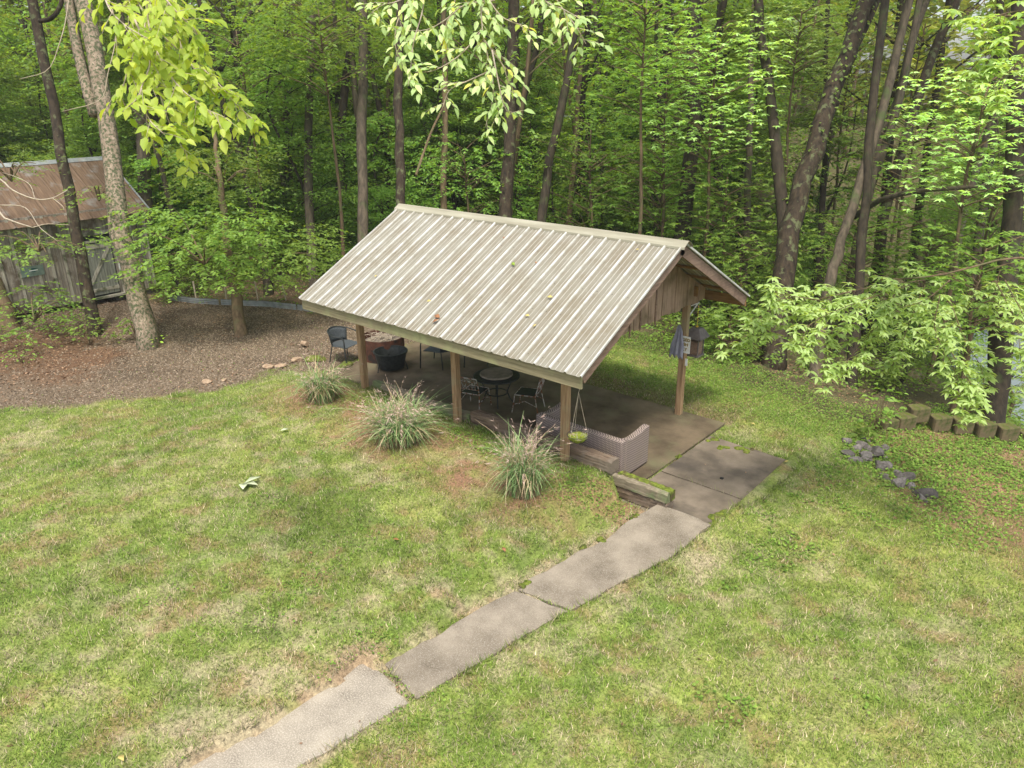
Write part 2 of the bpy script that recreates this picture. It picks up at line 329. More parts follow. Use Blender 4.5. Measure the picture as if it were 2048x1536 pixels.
def blob(x, y, cx, cy, rx, ry=None, a=0):
    ry = ry or rx; dx = x-cx; dy = y-cy; c, s = math.cos(a), math.sin(a)
    return np.clip(1-np.sqrt(((dx*c+dy*s)/rx)**2+((-dx*s+dy*c)/ry)**2)+(fbm(x*1.6, y*1.6, 31)-.5)*.9, 0, 1)
def pathd(x, y):
    dm = np.full(x.shape, 9.)
    for P, z, mm in PATHS+APRON:
        Pa = np.array(P+[P[0]])
        for i in range(len(Pa)-1):
            a, b = Pa[i], Pa[i+1]; t = np.clip(((x-a[0])*(b-a)[0]+(y-a[1])*(b-a)[1])/((b-a) @ (b-a)), 0, 1); dm = np.minimum(dm, np.hypot(x-a[0]-t*(b-a)[0], y-a[1]-t*(b-a)[1]))
    return dm
def masks(x, y):
    gx = x-np.interp(y, GB_Y, GB_X)+(fbm(x*1.3, y*1.3, 21)-.5)*1.6
    gravel = 1-ss(-.35, .25, gx)
    wd = WOODS_D(x, y); woods = ss(-.4, .5, wd+(fbm(x*.9, y*.9, 22)-.5)*1.4)
    litter = np.clip(blob(x, y, -9.2, -2.4, 3.6, 2.2)*2.2, 0, 1)*gravel
    bed = np.clip((blob(x, y, -.1, .0, 1.8, 1.2)+blob(x, y, 3.0, -.3, 2.6, 1.3)+blob(x, y, 6.1, -.2, 1.9, 1.3)+blob(x, y, 7.5, .5, .9, .7)*.9+blob(x, y, 1.5, .2, 2, .7)*.7)*1.7, 0, 1)
    strawm = (ss(.56, .70, fbm(x*2.3, y*2.3, 41, 4))*.4+ss(.48, .66, fbm(x*4.5, y*4.5, 43, 3))*.38)*(.35+.65*ss(.35, .6, fbm(x*.4, y*.4, 44)))*(1-.75*ss(9.3, 10.5, x)*ss(0, 3, y))*(1-.8*ss(5, 6, y))
    strawm = np.clip(strawm+blob(x, y, 6.7, -5.6, 1.0, 1.8)*.55+blob(x, y, 9.4, .3, .6, .9)*.6, 0, 1)
    edge = np.zeros_like(x)
    for P, z, mm in PATHS:
        Pa = np.array(P+[P[0]]); dm = np.full(x.shape, 9.)
        for i in range(len(Pa)-1):
            a, b = Pa[i], Pa[i+1]; t = np.clip(((x-a[0])*(b-a)[0]+(y-a[1])*(b-a)[1])/((b-a) @ (b-a)), 0, 1)
            dm = np.minimum(dm, np.hypot(x-a[0]-t*(b-a)[0], y-a[1]-t*(b-a)[1]))
        edge = np.maximum(edge, (1-ss(.02, .3, dm))*(x < 8.15)*(fbm(x*2, y*2, 51) > .38))
    red = np.clip(blob(x, y, 12.9, 7.6, 1.5, .8)*1.6, 0, 1)*ss(.3, .6, fbm(x*3, y*3, 45))*.8
    return gravel, woods, litter, bed, np.clip(strawm+edge*.8, 0, 1), red
def ry(x, y):
    return ss(9.3, 10.2, x+(y-5.5)*.45*0)*ss(3.6, 5.2, y+(x-10)*.3)*ss(11.2, 11.9, .8*x+.6*y)*ss(.2, .42, fbm(x*1.7, y*1.7, 46)+.08)
def gcol(x, y):
    gravel, woods, litter, bed, straw, red = masks(x, y)
    n1 = fbm(x*.55, y*.55, 5, 4); n2 = fbm(x*2.4, y*2.4, 6, 4)
    c = lerp(LAWN1+0*x[..., None], LAWN2, ss(.35, .65, n1)); c = lerp(c, LAWN3, ss(.45, .68, n2)*.4); n3 = fbm(x*6, y*6, 7, 2); c = c*(.72+.56*n3)[..., None]
    c = lerp(c, STRAW, straw*.8); c = lerp(c, DIRT*.8, ss(.56, .68, fbm(x*2.6, y*2.6, 8))*.5)
    right = ss(9.5, 11, x)*ss(1, 5, y); c = lerp(c, np.array([.26, .26, .07]), right*.6)
    c = lerp(c, DIRT*.6+DBROWN*.3, ry(x, y)*.9); c = lerp(c, DIRT*1.25, red); c = lerp(c, DIRT*.75+DBROWN*.2, np.clip(bed, 0, 1)*(.25+.75*ss(.3, .6, n2)))
    g = lerp(GRAV+0*x[..., None], GRAV*.55, ss(.4, .7, fbm(x*.8, y*.8, 12))); g = lerp(g, DBROWN*1.1, ss(-6, -12, x)*.55*ss(-3.5, -1, y)+.25*ss(.5, .7, n2)); g = lerp(g, GRAV*1.15, ss(-8, -4, x)*.6); g = lerp(g, LITTER, litter)
    g = lerp(g, GRAV*1.25, blob(x, y, -6.5, -4.2, 3, 1.3)*.9)
    c = lerp(c, g, gravel); c = lerp(c, WOOD+DBROWN*.45, woods)
    c = lerp(c, DBROWN*1.4, ss(5.2, 5.3, y)*(1-ss(5.5, 6.6, y))*(x < 7.5)*.7)
    return c
xs = axis(-15, 15, .085, -115, 62); ys = axis(-8.5, 12.5, .085, -28, 112)
GX, GY = np.meshgrid(xs, ys); GZ = H(GX, GY)
nx, ny = len(xs), len(ys); idx = np.arange(nx*ny).reshape(ny, nx)
F = np.stack([idx[:-1, :-1], idx[:-1, 1:], idx[1:, 1:], idx[1:, :-1]], -1).reshape(-1, 4)
g = link('ground', me_np('ground', np.stack([GX, GY, GZ], -1).reshape(-1, 3), F, gcol(GX.ravel(), GY.ravel())), M['ground'], smooth=True); tag(g, kind='structure')
# lake seen between the trees on the right
mw, nt_, b_, N_, L_ = newmat('lake_water'); b_.inputs['Base Color'].default_value = (.22, .26, .28, 1); b_.inputs['Roughness'].default_value = .25; b_.inputs['Specular IOR Level'].default_value = .8
bump(nt_, b_, noise_fac(nt_, 3), .15, .02)
tag(MB().add([(-30, 17, -4.6), (60, -5, -4.6), (60, 60, -4.6), (-30, 60, -4.6)], [(0, 1, 2, 3)]).build('water', mw), kind='structure')
def prism(mb, P, z0, z1):
    n = len(P); a = sum(P[i][0]*P[(i+1) % n][1]-P[(i+1) % n][0]*P[i][1] for i in range(n))
    if a < 0: P = P[::-1]
    V = [(x, y, z0) for x, y in P]+[(x, y, z1) for x, y in P]
    return mb.add(V, [tuple(range(n))[::-1], tuple(range(n, 2*n))]+[(i, (i+1) % n, n+(i+1) % n, n+i) for i in range(n)])
def rough(P, amp, st, s):
    "break the straight edges of an outline"
    r_ = np.random.default_rng(s); o = []
    for i in range(len(P)):
        a = np.array(P[i]); b = np.array(P[(i+1) % len(P)]); n = max(1, int(np.hypot(*(b-a))/st))
        for j in range(n): o.append(tuple(a+(b-a)*j/n+(r_.normal(0, amp, 2) if j else 0)))
    return o
for i, (P, z, mm) in enumerate(PATHS): tag(prism(MB(), rough(P, .012, .12, i), z-.16, z).build('path', M[mm], bevel=.006), kind='structure')
for i, (P, z, mm) in enumerate(APRON): tag(prism(MB(), rough(P, .008, .15, i+7), z-.12, z).build('pavement', M[mm], bevel=.006), kind='structure')
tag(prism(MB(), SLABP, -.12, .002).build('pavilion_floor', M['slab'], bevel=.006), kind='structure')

# ------------------------------------------------------------------ leaf and blade builders
def leaf_arrays(P, D, Nn, Ln, Wd, fold=.12, six=False):
    D = D/np.linalg.norm(D, axis=1)[:, None]; S = np.cross(D, Nn); S /= np.linalg.norm(S, axis=1)[:, None]+1e-9; U = np.cross(S, D)
    Ln = Ln[:, None]; Wd = Wd[:, None]; n = len(P)
    if not six:
        V = np.stack([P, P+D*Ln*.45+S*Wd*.5+U*Wd*fold, P+D*Ln, P+D*Ln*.45-S*Wd*.5+U*Wd*fold], 1).reshape(-1, 3)
        return V, np.arange(4*n).reshape(n, 4)
    up = U*Wd*fold*2
    V = np.stack([P, P+D*Ln*.28+S*Wd*.45+up, P+D*Ln*.62+S*Wd*.42+up-U*Ln*.03, P+D*Ln-U*Ln*.12, P+D*Ln*.62-S*Wd*.42+up-U*Ln*.03, P+D*Ln*.28-S*Wd*.45+up, P+D*Ln*.5], 1).reshape(-1, 3)
    b = np.arange(n)[:, None]*7
    F = np.concatenate([b+[0, 6, 2, 1], b+[6, 3, 2, 2], b+[0, 5, 4, 6], b+[6, 4, 3, 3]])
    return V, F
def leaf_mesh(name, P, D, Nn, Ln, Wd, fold=.12, six=False):
    V, F = leaf_arrays(P, D, Nn, Ln, Wd, fold, six)
    if not six: return me_np(name, V, F)
    T = np.concatenate([F[:, :3], F[:, [0, 2, 3]]]); T = T[(T[:, 0] != T[:, 1]) & (T[:, 1] != T[:, 2]) & (T[:, 0] != T[:, 2])]
    return me_np(name, V, T)
def sprays(r, O, A, length, K=9, L=.10, W=.5, droop=.25, flat=.35):
    "leaves set along short twigs: O origins, A outward directions"
    n = len(O); A = A/np.linalg.norm(A, axis=1)[:, None]; ln = length*r.uniform(.6, 1.3, n)
    t = (np.arange(K)+.6)/K; T = np.tile(t, (n, 1))+r.uniform(-.04, .04, (n, K))
    up = np.tile([0, 0, 1.], (n, 1)); S = np.cross(A, up); S /= np.linalg.norm(S, axis=1)[:, None]+1e-6
    P = O[:, None]+A[:, None]*(T*ln[:, None])[..., None]; P[..., 2] -= droop*(T**2)*ln[:, None]
    sg = np.where(np.arange(K) % 2, 1, -1)[None, :, None]
    D = A[:, None]*.6+S[:, None]*sg*.85+r.normal(0, .25, (n, K, 3)); D[..., 2] -= .25; D[:, -1] = A
    Nn = np.tile([0, 0, 1.], (n, K, 1))+r.normal(0, flat, (n, K, 3))
    l = L*r.uniform(.65, 1.25, (n, K))
    return P.reshape(-1, 3), D.reshape(-1, 3), Nn.reshape(-1, 3), l.ravel(), (l*W).ravel()
def unit_xy(r, n, tilt=.15):
    a = r.uniform(0, 2*np.pi, n); return np.stack([np.cos(a), np.sin(a), r.normal(0, tilt, n)], -1), a

# ------------------------------------------------------------------ pavilion
HE, RI, WD, LL = 2.6476, 1.5541, 2.9511, 7.32
def rz(y): return HE+RI*min(y, 2*WD-y)/WD
pav = empty('pavilion', (0, 0, 0), label='open sided picnic pavilion with ribbed metal gable roof on square wooden posts', cat='pavilion')
prof = []
for k in range(25):
    c = k*.305
    if c-.032 > 0: prof.append((c-.030, 0))
    prof += [(max(c-.013, 0), .034), (c+.013, .034), (c+.030, 0)]
    if k < 24:
        for q in (1/3, 2/3): m_ = c+.305*q; prof += [(m_-.012, 0), (m_, .008), (m_+.012, 0)]
prof = [(min(a, LL+.012), b) for a, b in prof if a <= LL+.04]
sl_n = np.array([0, -RI, WD])/math.hypot(RI, WD)
def sheet(name, front):
    V = []; ns = 14
    for j in range(ns+1):
        t = j/ns; y = -.05+(WD+.045)*t
        for i, (a, b) in enumerate(prof):
            wob = .0025*math.sin(a*3.1+j)+(.004*math.sin(a*37) if j == 0 else 0)
            yy = y-sl_n[1]*-b+(wob if j == 0 else 0); zz = HE+RI*y/WD+sl_n[2]*b+wob*.5
            V.append((a, yy if front else 2*WD-yy, zz))
    n = len(prof); F = [(j*n+i, j*n+i+1, (j+1)*n+i+1, (j+1)*n+i) for j in range(ns) for i in range(n-1)]
    if not front: F = [f[::-1] for f in F]
    o = MB().add(V, F).build(name, M['roof'], pav); s = o.modifiers.new('s', 'SOLIDIFY'); s.thickness = .003; s.offset = -1; return o
sheet('roof_sheet', True); sheet('roof_sheet', False)
tz = HE+RI
mb = MB()
for s_ in (.12, .55, 1.1, 1.8, 2.55, 3.12):
    for k in range(25):
        c = min(k*.305+.05, LL-.02); y = s_*math.cos(math.atan2(RI, WD)); z = HE+RI*y/WD+.003; mb.box(c-.0045, c+.0045, y-.0045, y+.0045, z, z+.006)
mb.build('roofing_screws', M['iron'], pav)['kind'] = 'stuff'
mb = MB(); cw = .17
dy, dz = cw*WD/math.hypot(RI, WD), cw*RI/math.hypot(RI, WD)
capP = [(-dy-.006, -dz-.008+.012), (-dy, -dz+.042), (-.03, .030+.012), (0, .046+.012), (.03, .030+.012), (dy, -dz+.042), (dy+.006, -dz-.008+.012)]
V = [(x, WD+a, tz+b) for x in np.linspace(-.07, LL+.08, 13) for a, b in capP]; n = 7
mb.add(V, [(j*n+i, (j+1)*n+i, (j+1)*n+i+1, j*n+i+1) for j in range(12) for i in range(6)])
o = mb.build('ridge_cap', M['cap'], pav); s = o.modifiers.new('s', 'SOLIDIFY'); s.thickness = .004
MB().box(.02, 3.66, .0, .04, HE-.245, HE-.012).box(3.665, LL-.03, .001, .041, HE-.247, HE-.013).build('fascia_board', M['fascia'], pav, .004)
MB().box(.02, LL-.03, 2*WD-.04, 2*WD, HE-.215, HE-.012).build('fascia_board', M['frame'], pav, .004)
ang = math.atan2(RI, WD); sll = math.hypot(RI, WD)
def slope_box(mb, x0, x1, s0, s1, n0, n1, front):
    "box laid along a roof slope: s from the eave, n below the sheet"
    V = []
    for nn in (n0, n1):
        for s_ in (s0, s1):
            for x in (x0, x1):
                y = s_*math.cos(ang)+nn*math.sin(ang); z = HE+s_*math.sin(ang)-nn*math.cos(ang)
                V.append((x, y if front else 2*WD-y, z))
    f = [(0, 2, 3, 1), (4, 5, 7, 6), (0, 1, 5, 4), (1, 3, 7, 5), (3, 2, 6, 7), (2, 0, 4, 6)]
    if front: f = [q[::-1] for q in f]
    return mb.add(V, f)
for x0 in (.03, LL-.07):
    for fr in (True, False):
        slope_box(MB(), x0, x0+.04, .0 if fr else .0, sll-.005, .012, .20, fr).build('barge_board', M['barge'], pav, .003)
for x0 in (.66, 1.9, 3.1, 4.3, 5.4, 6.36):
    for fr in (True, False): slope_box(MB(), x0, x0+.05, .12, sll-.06, .06, .2, fr).build('rafter', M['frame'], pav)
for s_ in (.35, 1.05, 1.75, 2.5, 3.2):
    for fr in (True, False): slope_box(MB(), .09, LL-.09, s_, s_+.09, .004, .043, fr).build('purlin', M['frame'], pav)
MB().box(.1, LL-.1, WD-.025, WD+.025, tz-.26, tz-.07).build('ridge_beam', M['frame'], pav)
PY, PYB = .95, 5.05
for y in (PY, PYB): MB().box(.5, 6.55, y+.06, y+.1, rz(y)-.42, rz(y)-.21).build('eave_beam', M['frame'], pav)
PW = .064
for (x, y, z0) in ((.68, PY, .2), (3.60, PY, .2), (6.30, PY, .1), (6.37, PYB, -.1), (3.5, PYB, -.1), (.7, PYB, -.1)):
    MB().box(x-PW, x+PW, y-PW, y+PW, z0, rz(y)-.16 if y < 3 else rz(y)-.1).build('post', M['post'], pav, .004)
# gable boarding, ragged lower edge, narrow battens
r = np.random.default_rng(3)
for gx, d in ((6.455, 1), (.60, -1)):
    mb = MB(); y = .5; k = 0
    while y < 5.35:
        y1 = y+.255; zb = 2.53+r.uniform(-.03, .03) if k % 3 else 2.49; off = .012*(k % 2)
        a, b_ = rz(y)-.05, rz(y1-.004)-.05; m_ = None
        x0, x1 = gx+off, gx+off+.02
        tops = [(y, a)]
        if y < WD < y1: tops.append((WD, rz(WD)-.05))
        tops.append((y1-.004, b_))
        if a < zb+.02: a = zb+.02; tops[0] = (y, a)
        P = [(y, zb), (y1-.004, zb)]+tops[::-1]; n = len(P)
        V = [(x0, q[0], q[1]) for q in P]+[(x1, q[0], q[1]) for q in P]
        mb.add(V, [tuple(range(n))[::-1], tuple(range(n, 2*n))]+[(i, (i+1) % n, n+(i+1) % n, n+i) for i in range(n)])
        y = y1; k += 1
    mb.build('gable_boards', M['gable'], pav)
    mb = MB()
    for yb, zb in ((2.62, 2.43), (2.98, 2.46), (3.53, 2.44)): mb.box(gx+.034, gx+.052, yb, yb+.035, zb, rz(yb)-.07)
    mb.build('batten', M['barge'], pav)
# ------------------------------------------------------------------ landscape timbers
def timber(x0, x1, y0, y1, z0, z1, mat, label, seed, rz_=0):
    r = np.random.default_rng(seed); n = 26; V = []; mb = MB()
    for i in range(n+1):
        t = i/n; x = x0+(x1-x0)*t
        for (a, b) in ((y0+.02, z0), (y1-.02, z0), (y1, z0+.02), (y1, z1-.02), (y1-.02, z1), ((y0+y1)/2, z1), (y0+.02, z1), (y0, z1-.02), (y0, z0+.02)):
            V.append((x+(r.normal(0, .01) if i in (0, n) else 0), a+r.normal(0, .005), b+r.normal(0, .006)))
    k = 9; F = [(i*k+j, i*k+(j+1) % k, (i+1)*k+(j+1) % k, (i+1)*k+j) for i in range(n) for j in range(k)]
    F = [f[::-1] for f in F]+[tuple(range(k)), tuple(n*k+j for j in range(k))[::-1]]
    c = ((x0+x1)/2, (y0+y1)/2, z0)
    o = mb.add(V, F).build('timber', mat, None, local=c); o.rotation_euler = (0, 0, rz_)
    return tag(o, label, 'timber', 'landscape timbers edging the pavilion floor')
timber(.75, 3.80, 1.09, 1.26, .10, .36, M['timber_pale'], 'pale lower landscape timber half buried behind the middle grass clump', 1)
timber(.75, 3.78, 1.10, 1.25, .365, .60, M['timber_pale'], 'pale upper landscape timber running behind the middle post', 3)
timber(3.84, 7.0, 1.07, 1.24, .20, .445, M['timber_pale'], 'pale timber lying under the brown railway sleepers', 2)
timber(3.84, 5.55, 1.08, 1.30, .45, .70, M['timber'], 'thick square cut brown sleeper beside the middle post', 4)
timber(5.60, 7.22, 1.06, 1.30, .45, .69, M['timber'], 'split weathered sleeper behind the wicker sofa', 5)
timber(7.02, 8.30, 1.14, 1.34, .0, .22, M['timber'], 'lower dark timber under the mossy timber by the step', 6)
timber(6.95, 8.30, 1.12, 1.24, .225, .42, M['timber_pale'], 'pale grey short timber beside the concrete step', 7)
timber(7.25, 8.30, 1.245, 1.40, .225, .41, M['moss'], 'mossy green timber next to the sofa end', 8)

# ------------------------------------------------------------------ furniture
def rot(P, c, a):
    P = np.array(P, float); co, si = math.cos(a), math.sin(a)
    return np.stack([c[0]+P[..., 0]*co-P[..., 1]*si, c[1]+P[..., 0]*si+P[..., 1]*co, P[..., 2]+(c[2] if len(c) > 2 else 0)], -1)
# wicker sofa: back to the lawn, faces +Y
sofa = empty('wicker_sofa', (6.06, 2.12, .004), label='tan wicker loveseat with its back to the lawn under the pavilion', cat='sofa')
def roundpanel(mb, outline, t, axis_):
    pass
a0, a1, b0, b1 = -1.0, 1.0, -.47, .48
mb = MB().box(a0, a1, b0, b0+.14, .03, .80); mb.build('back_panel', M['wicker'], sofa, .035)
for sx in (a0-.001, a1-.13):
    x0, x1 = sx, sx+.131
    prof_ = [(b0+.145, .03), (b1, .03), (b1, .80), (b1-.12, .80), (b1-.3, .765), (b0+.34, .745), (b0+.22, .765), (b0+.145, .795)]
    n = len(prof_); V = [(x0, *q) for q in prof_]+[(x1, *q) for q in prof_]
    MB().add(V, [tuple(range(n))[::-1], tuple(range(n, 2*n))]+[(i, (i+1) % n, n+(i+1) % n, n+i) for i in range(n)]).build('arm_panel', M['wicker'], sofa, .02)
MB().box(a0+.14, a1-.14, b0+.145, b1-.02, .06, .30).build('seat', M['wicker'], sofa, .02)
for sx in (a0+.03, a1-.08):
    for sy in (b0+.03, b1-.08): MB().box(sx, sx+.05, sy, sy+.05, 0.003, .028).build('foot', M['iron'], sofa)
# table
tb = empty('patio_table', (2.85, 2.98, .003), label='round iron patio table with a stone disc on top', cat='table')
MB().lathe([(.48, .64), (.53, .65), (.53, .675), (.48, .685), (.2, .685)], 40).build('tabletop', M['iron'], tb, smooth=False)
MB().lathe([(.36, .687), (.375, .70), (.375, .725), (.36, .735)], 40).build('stone_disc', M['stone'], tb)
for k in range(4):
    a = math.pi/4+k*math.pi/2; c, s_ = math.cos(a), math.sin(a)
    MB().tube([(c*.36, s_*.36, .64), (c*.33, s_*.33, .5), (c*.24, s_*.24, .28), (c*.30, s_*.30, .1), (c*.38, s_*.38, 0)], .014, 6).build('leg', M['iron'], tb)
MB().lathe([(.23, .25), (.25, .25), (.25, .27), (.23, .27), (.23, .25)], 24, cap=False).build('ring_brace', M['iron'], tb)
def wire_chair(loc, rz_, label, mat, seatm):
    "old wrought iron chair, faces local +Y"
    t = empty('iron_chair', loc, rz_, label=label, cat='chair', group='chairs under the pavilion')
    h = .235
    mb = MB(); mb.box(-h, h, -h, h, .425, .432)
    mb.build('seat', seatm, t)
    MB().tube([(-h, -h, .43), (h, -h, .43), (h, h, .43), (-h, h, .43), (-h, -h, .43)], .013, 6).build('seat_frame', mat, t)
    for sx in (-1, 1):
        MB().tube([(sx*h, h, .43), (sx*(h+.02), h+.03, .2), (sx*(h+.03), h+.06, 0)], .012, 6).build('leg', mat, t)
        MB().tube([(sx*h, -h, .43), (sx*(h+.02), -h-.04, .2), (sx*(h+.03), -h-.08, 0)], .012, 6).build('leg', mat, t)
        MB().tube([(sx*(h+.02), -h-.04, .2), (sx*h, 0, .3), (sx*(h+.02), h+.03, .2)], .008, 5).build('stretcher', mat, t)
    mb = MB()
    mb.tube([(-h, -h, .43), (-h-.015, -h-.06, .62), (-h+.01, -h-.11, .84), (h-.01, -h-.11, .84), (h+.015, -h-.06, .62), (h, -h, .43)], .012, 6)
    mb.tube([(-h, -h-.09, .75), (h, -h-.09, .75)], .007, 5); mb.tube([(-h-.01, -h-.05, .56), (h+.01, -h-.05, .56)], .007, 5)
    for k in range(6):
        u = -h+.06+k*.07; mb.tube([(u+.02*math.cos(q), -h-.075+.0*q, .655+.075*math.sin(q)) for q in np.linspace(0, 6.28, 12)], .005, 4)
    for k in range(4):
        u = -h+.09+k*.095; mb.tube([(u+.03*math.cos(q), -h-.10, .795+.03*math.sin(q)) for q in np.linspace(0, 6.28, 10)], .004, 4)
    mb.build('backrest', mat, t)
    return t
wire_chair((2.66, 2.45, .003), R(16), 'rusty wrought iron chair with scrolled back, its back to the middle post', M['old_iron'], M['iron'])
wire_chair((3.66, 3.12, .003), R(112), 'rusty wrought iron chair on the sofa side of the round table', M['old_iron'], M['iron'])
def barrel_chair(loc, rz_, label):
    "rounded mesh patio chair, faces local +X"
    t = empty('patio_chair', loc, rz_, label=label, cat='chair', group='chairs under the pavilion')
    th = np.linspace(R(62), R(298), 15); rr = .29
    top = [(.30, .30, .58), (.28, .30, .66)]+[(rr*math.cos(q)*1.05-.0, rr*math.sin(q), .67+.10*math.sin((q-R(62))/R(236)*math.pi)**2) for q in th]+[(.28, -.30, .66), (.30, -.30, .58)]
    t.scale = (1.25, 1.3, 1.1); MB().tube([(.33, .31, 0), (.31, .31, .3)]+top+[(.31, -.31, .3), (.33, -.31, 0)], .014, 7).build('arm_frame', M['iron'], t)
    low = [(.22*math.cos(q)-.02, .25*math.sin(q), .42) for q in th]
    V = []; n = len(th)
    for j in range(5):
        f = j/4
        for q, a, b in zip(th, low, top[2:-2]): V.append(tuple(np.array(a)*(1-f)+np.array(b)*f))
    MB().add(V, [(j*n+i, j*n+i+1, (j+1)*n+i+1, (j+1)*n+i) for j in range(4) for i in range(3, n-4)]).build('backrest', M['mesh'], t, smooth=True).modifiers.new('s', 'SOLIDIFY').thickness = .004
    P = [(.28, -.25), (.28, .25)]+[(a[0], a[1]) for a in low]; prism(MB(), P, .405, .417).build('seat', M['mesh'], t)
    for q in (R(120), R(240)): MB().tube([(.26*math.cos(q), .30*math.sin(q), .70), (.22*math.cos(q), .25*math.sin(q), .42), (.34*math.cos(q), .32*math.sin(q), 0)], .011, 6).build('leg', M['iron'], t)
    return t
barrel_chair((-2.28, 2.62, .0), R(12), 'black barrel backed mesh patio chair left of the fire ring')
barrel_chair((.05, 3.95, .003), R(200), 'black patio chair behind the fascia, right of the fire ring')
barrel_chair((.75, 4.75, .003), R(215), 'black patio chair farthest back under the pavilion roof')
# fire ring and wood
fr = empty('fire_ring', (-1.62, 3.42, .003), label='rusty steel fire ring piled with dry sticks', cat='fire pit')
MB().lathe([(.56, 0), (.57, .3), (.57, .6), (.555, .6), (.55, .3), (.545, .02)], 40, cap=False).build('ring_wall', M['rust'], fr)
MB().lathe([(.545, .0), (.545, .44), (.3, .50), (.02, .53)], 30).build('ash_fill', M['ash'], fr)
r = np.random.default_rng(11); mb = MB()
for k in range(90):
    a = r.uniform(0, 6.28); q = r.uniform(0, .42); c = np.array([q*math.cos(a), q*math.sin(a), r.uniform(.5, .62)]); d = np.array([*r.normal(0, 1, 2), r.normal(0, .15)]); d /= np.linalg.norm(d); l = r.uniform(.08, .22)
    e = c+d*l; e2 = c-d*l
    mb.tube([e2, c+r.normal(0, .015, 3), e], r.uniform(.003, .009), 5)
mb.build('sticks', M['twig'], fr)
fb = empty('fire_basket', (-.78, 2.96, .003), label='round black fire bowl on legs in front of the rusty ring', cat='fire bowl')
fb.scale = (1.18, 1.18, 1.0); MB().lathe([(.27, .06), (.33, .38), (.35, .47), (.36, .47), (.34, .38), (.28, .05), (.0, .05)], 36, cap=False).build('bowl', M['iron'], fb)
MB().lathe([(.345, .455), (.375, .455), (.375, .485), (.345, .485), (.345, .455)], 36, cap=False).build('rim', M['iron'], fb)
for k in range(3):
    a = .5+k*2.09; MB().tube([(.30*math.cos(a), .30*math.sin(a), .3), (.38*math.cos(a), .38*math.sin(a), 0)], .012, 6).build('leg', M['iron'], fb)
# hanging basket
hx, hy = 7.16, .12
hb = empty('hanging_basket', (hx, hy, 1.42), label='wire hanging basket of yellow green moss hung from the eave corner', cat='hanging basket')
MB().tube([(.17*math.cos(q), .17*math.sin(q), .13) for q in np.linspace(0, 6.283, 25)], .005, 5).build('rim', M['iron'], hb)
mb = MB()
for k in range(10):
    a = k*math.pi/5; mb.tube([(.17*math.cos(a)*math.sin(q), .17*math.sin(a)*math.sin(q), .13-.14*math.cos(q)) for q in np.linspace(math.pi/2, 0.05, 6)], .003, 4)
mb.build('wire_bowl', M['iron'], hb)
r = np.random.default_rng(5); mb = MB()
mb.lathe([(.02, 0.0), (.09, .02), (.145, .07), (.155, .115), (.10, .10), (.02, .06)], 22, cap=False); mb.v = [(a+r.normal(0, .006), b+r.normal(0, .006), c+r.normal(0, .006)) for a, b, c in mb.v]
mb.build('moss_liner', M['basket_moss'], hb, smooth=True)
mb = MB()
for k in range(3): a = k*2.094+.4; mb.tube([(.17*math.cos(a), .17*math.sin(a), .13), (0, 0, .86)], .003, 4)
mb.tube([(0, 0, .86), (0, .02, .9), (0, .05, 1.03)], .004, 5); mb.build('hanger', M['twig'], hb)
mb = MB(); r = np.random.default_rng(6)
for k in range(12):
    a = r.uniform(0, 6.28); mb.tube([(.05*math.cos(a), .05*math.sin(a), .1), (.12*math.cos(a), .12*math.sin(a), .17+r.uniform(-.02, .05)), (.17*math.cos(a), .17*math.sin(a), .1)], .002, 4)
mb.build('dry_stems', M['old_iron'], hb)
# bird feeder on a bracket, sign, cloth on the back post
fx, fy = 6.46, 5.42
bf = empty('bird_feeder', (fx, fy, 1.29), label='grey metal bird feeder with flared roof hanging from a yellow cord', cat='bird feeder')
MB().add([(-.21, -.21, .44), (.21, -.21, .44), (.21, .21, .44), (-.21, .21, .44), (-.10, -.10, .63), (.10, -.10, .63), (.10, .10, .63), (-.10, .10, .63), (-.21, -.21, .41), (.21, -.21, .41), (.21, .21, .41), (-.21, .21, .41)],
         [(0, 1, 5, 4), (1, 2, 6, 5), (2, 3, 7, 6), (3, 0, 4, 7), (4, 5, 6, 7), (8, 9, 1, 0), (9, 10, 2, 1), (10, 11, 3, 2), (11, 8, 0, 3), (11, 10, 9, 8)]).build('roof', M['feeder'], bf, .006)
mb = MB()
for sx in (-1, 1):
    for sy in (-1, 1): mb.box(sx*.12-.01, sx*.12+.01, sy*.12-.01, sy*.12+.01, .03, .41)
mb.build('corner_frame', M['feeder'], bf)
MB().box(-.108, .108, -.108, .108, .035, .33).build('seed_tube', M['barge'], bf)
MB().box(-.15, .15, -.15, .15, 0, .03).build('tray', M['feeder'], bf, .004)
MB().tube([(0, 0, .63), (0, 0, .66), (.0, -.01, 1.12)], .0045, 5).lathe([(.002, .63), (.03, .64), (.03, .66), (.002, .67)], 10).build('cord', M['yellow'], bf)
brk = empty('bracket', (6.39, 5.11, 2.2), label='white painted bracket arm on the back post holding the feeder', cat='bracket')
MB().tube([(.0, .0, .0), (.04, .16, .16), (.07, .31, .28)], .014, 6).build('brace', M['white'], brk)
MB().tube([(.0, .0, .24), (.07, .31, .26)], .012, 6).build('arm', M['white'], brk)
sg = empty('notice_sign', (6.37, 4.975, 1.46), label='white notice board with black and yellow lettering on the back post', cat='sign')
MB().box(-.19, .19, -.012, .0, 0, .37).build('board', M['white'], sg, .002)
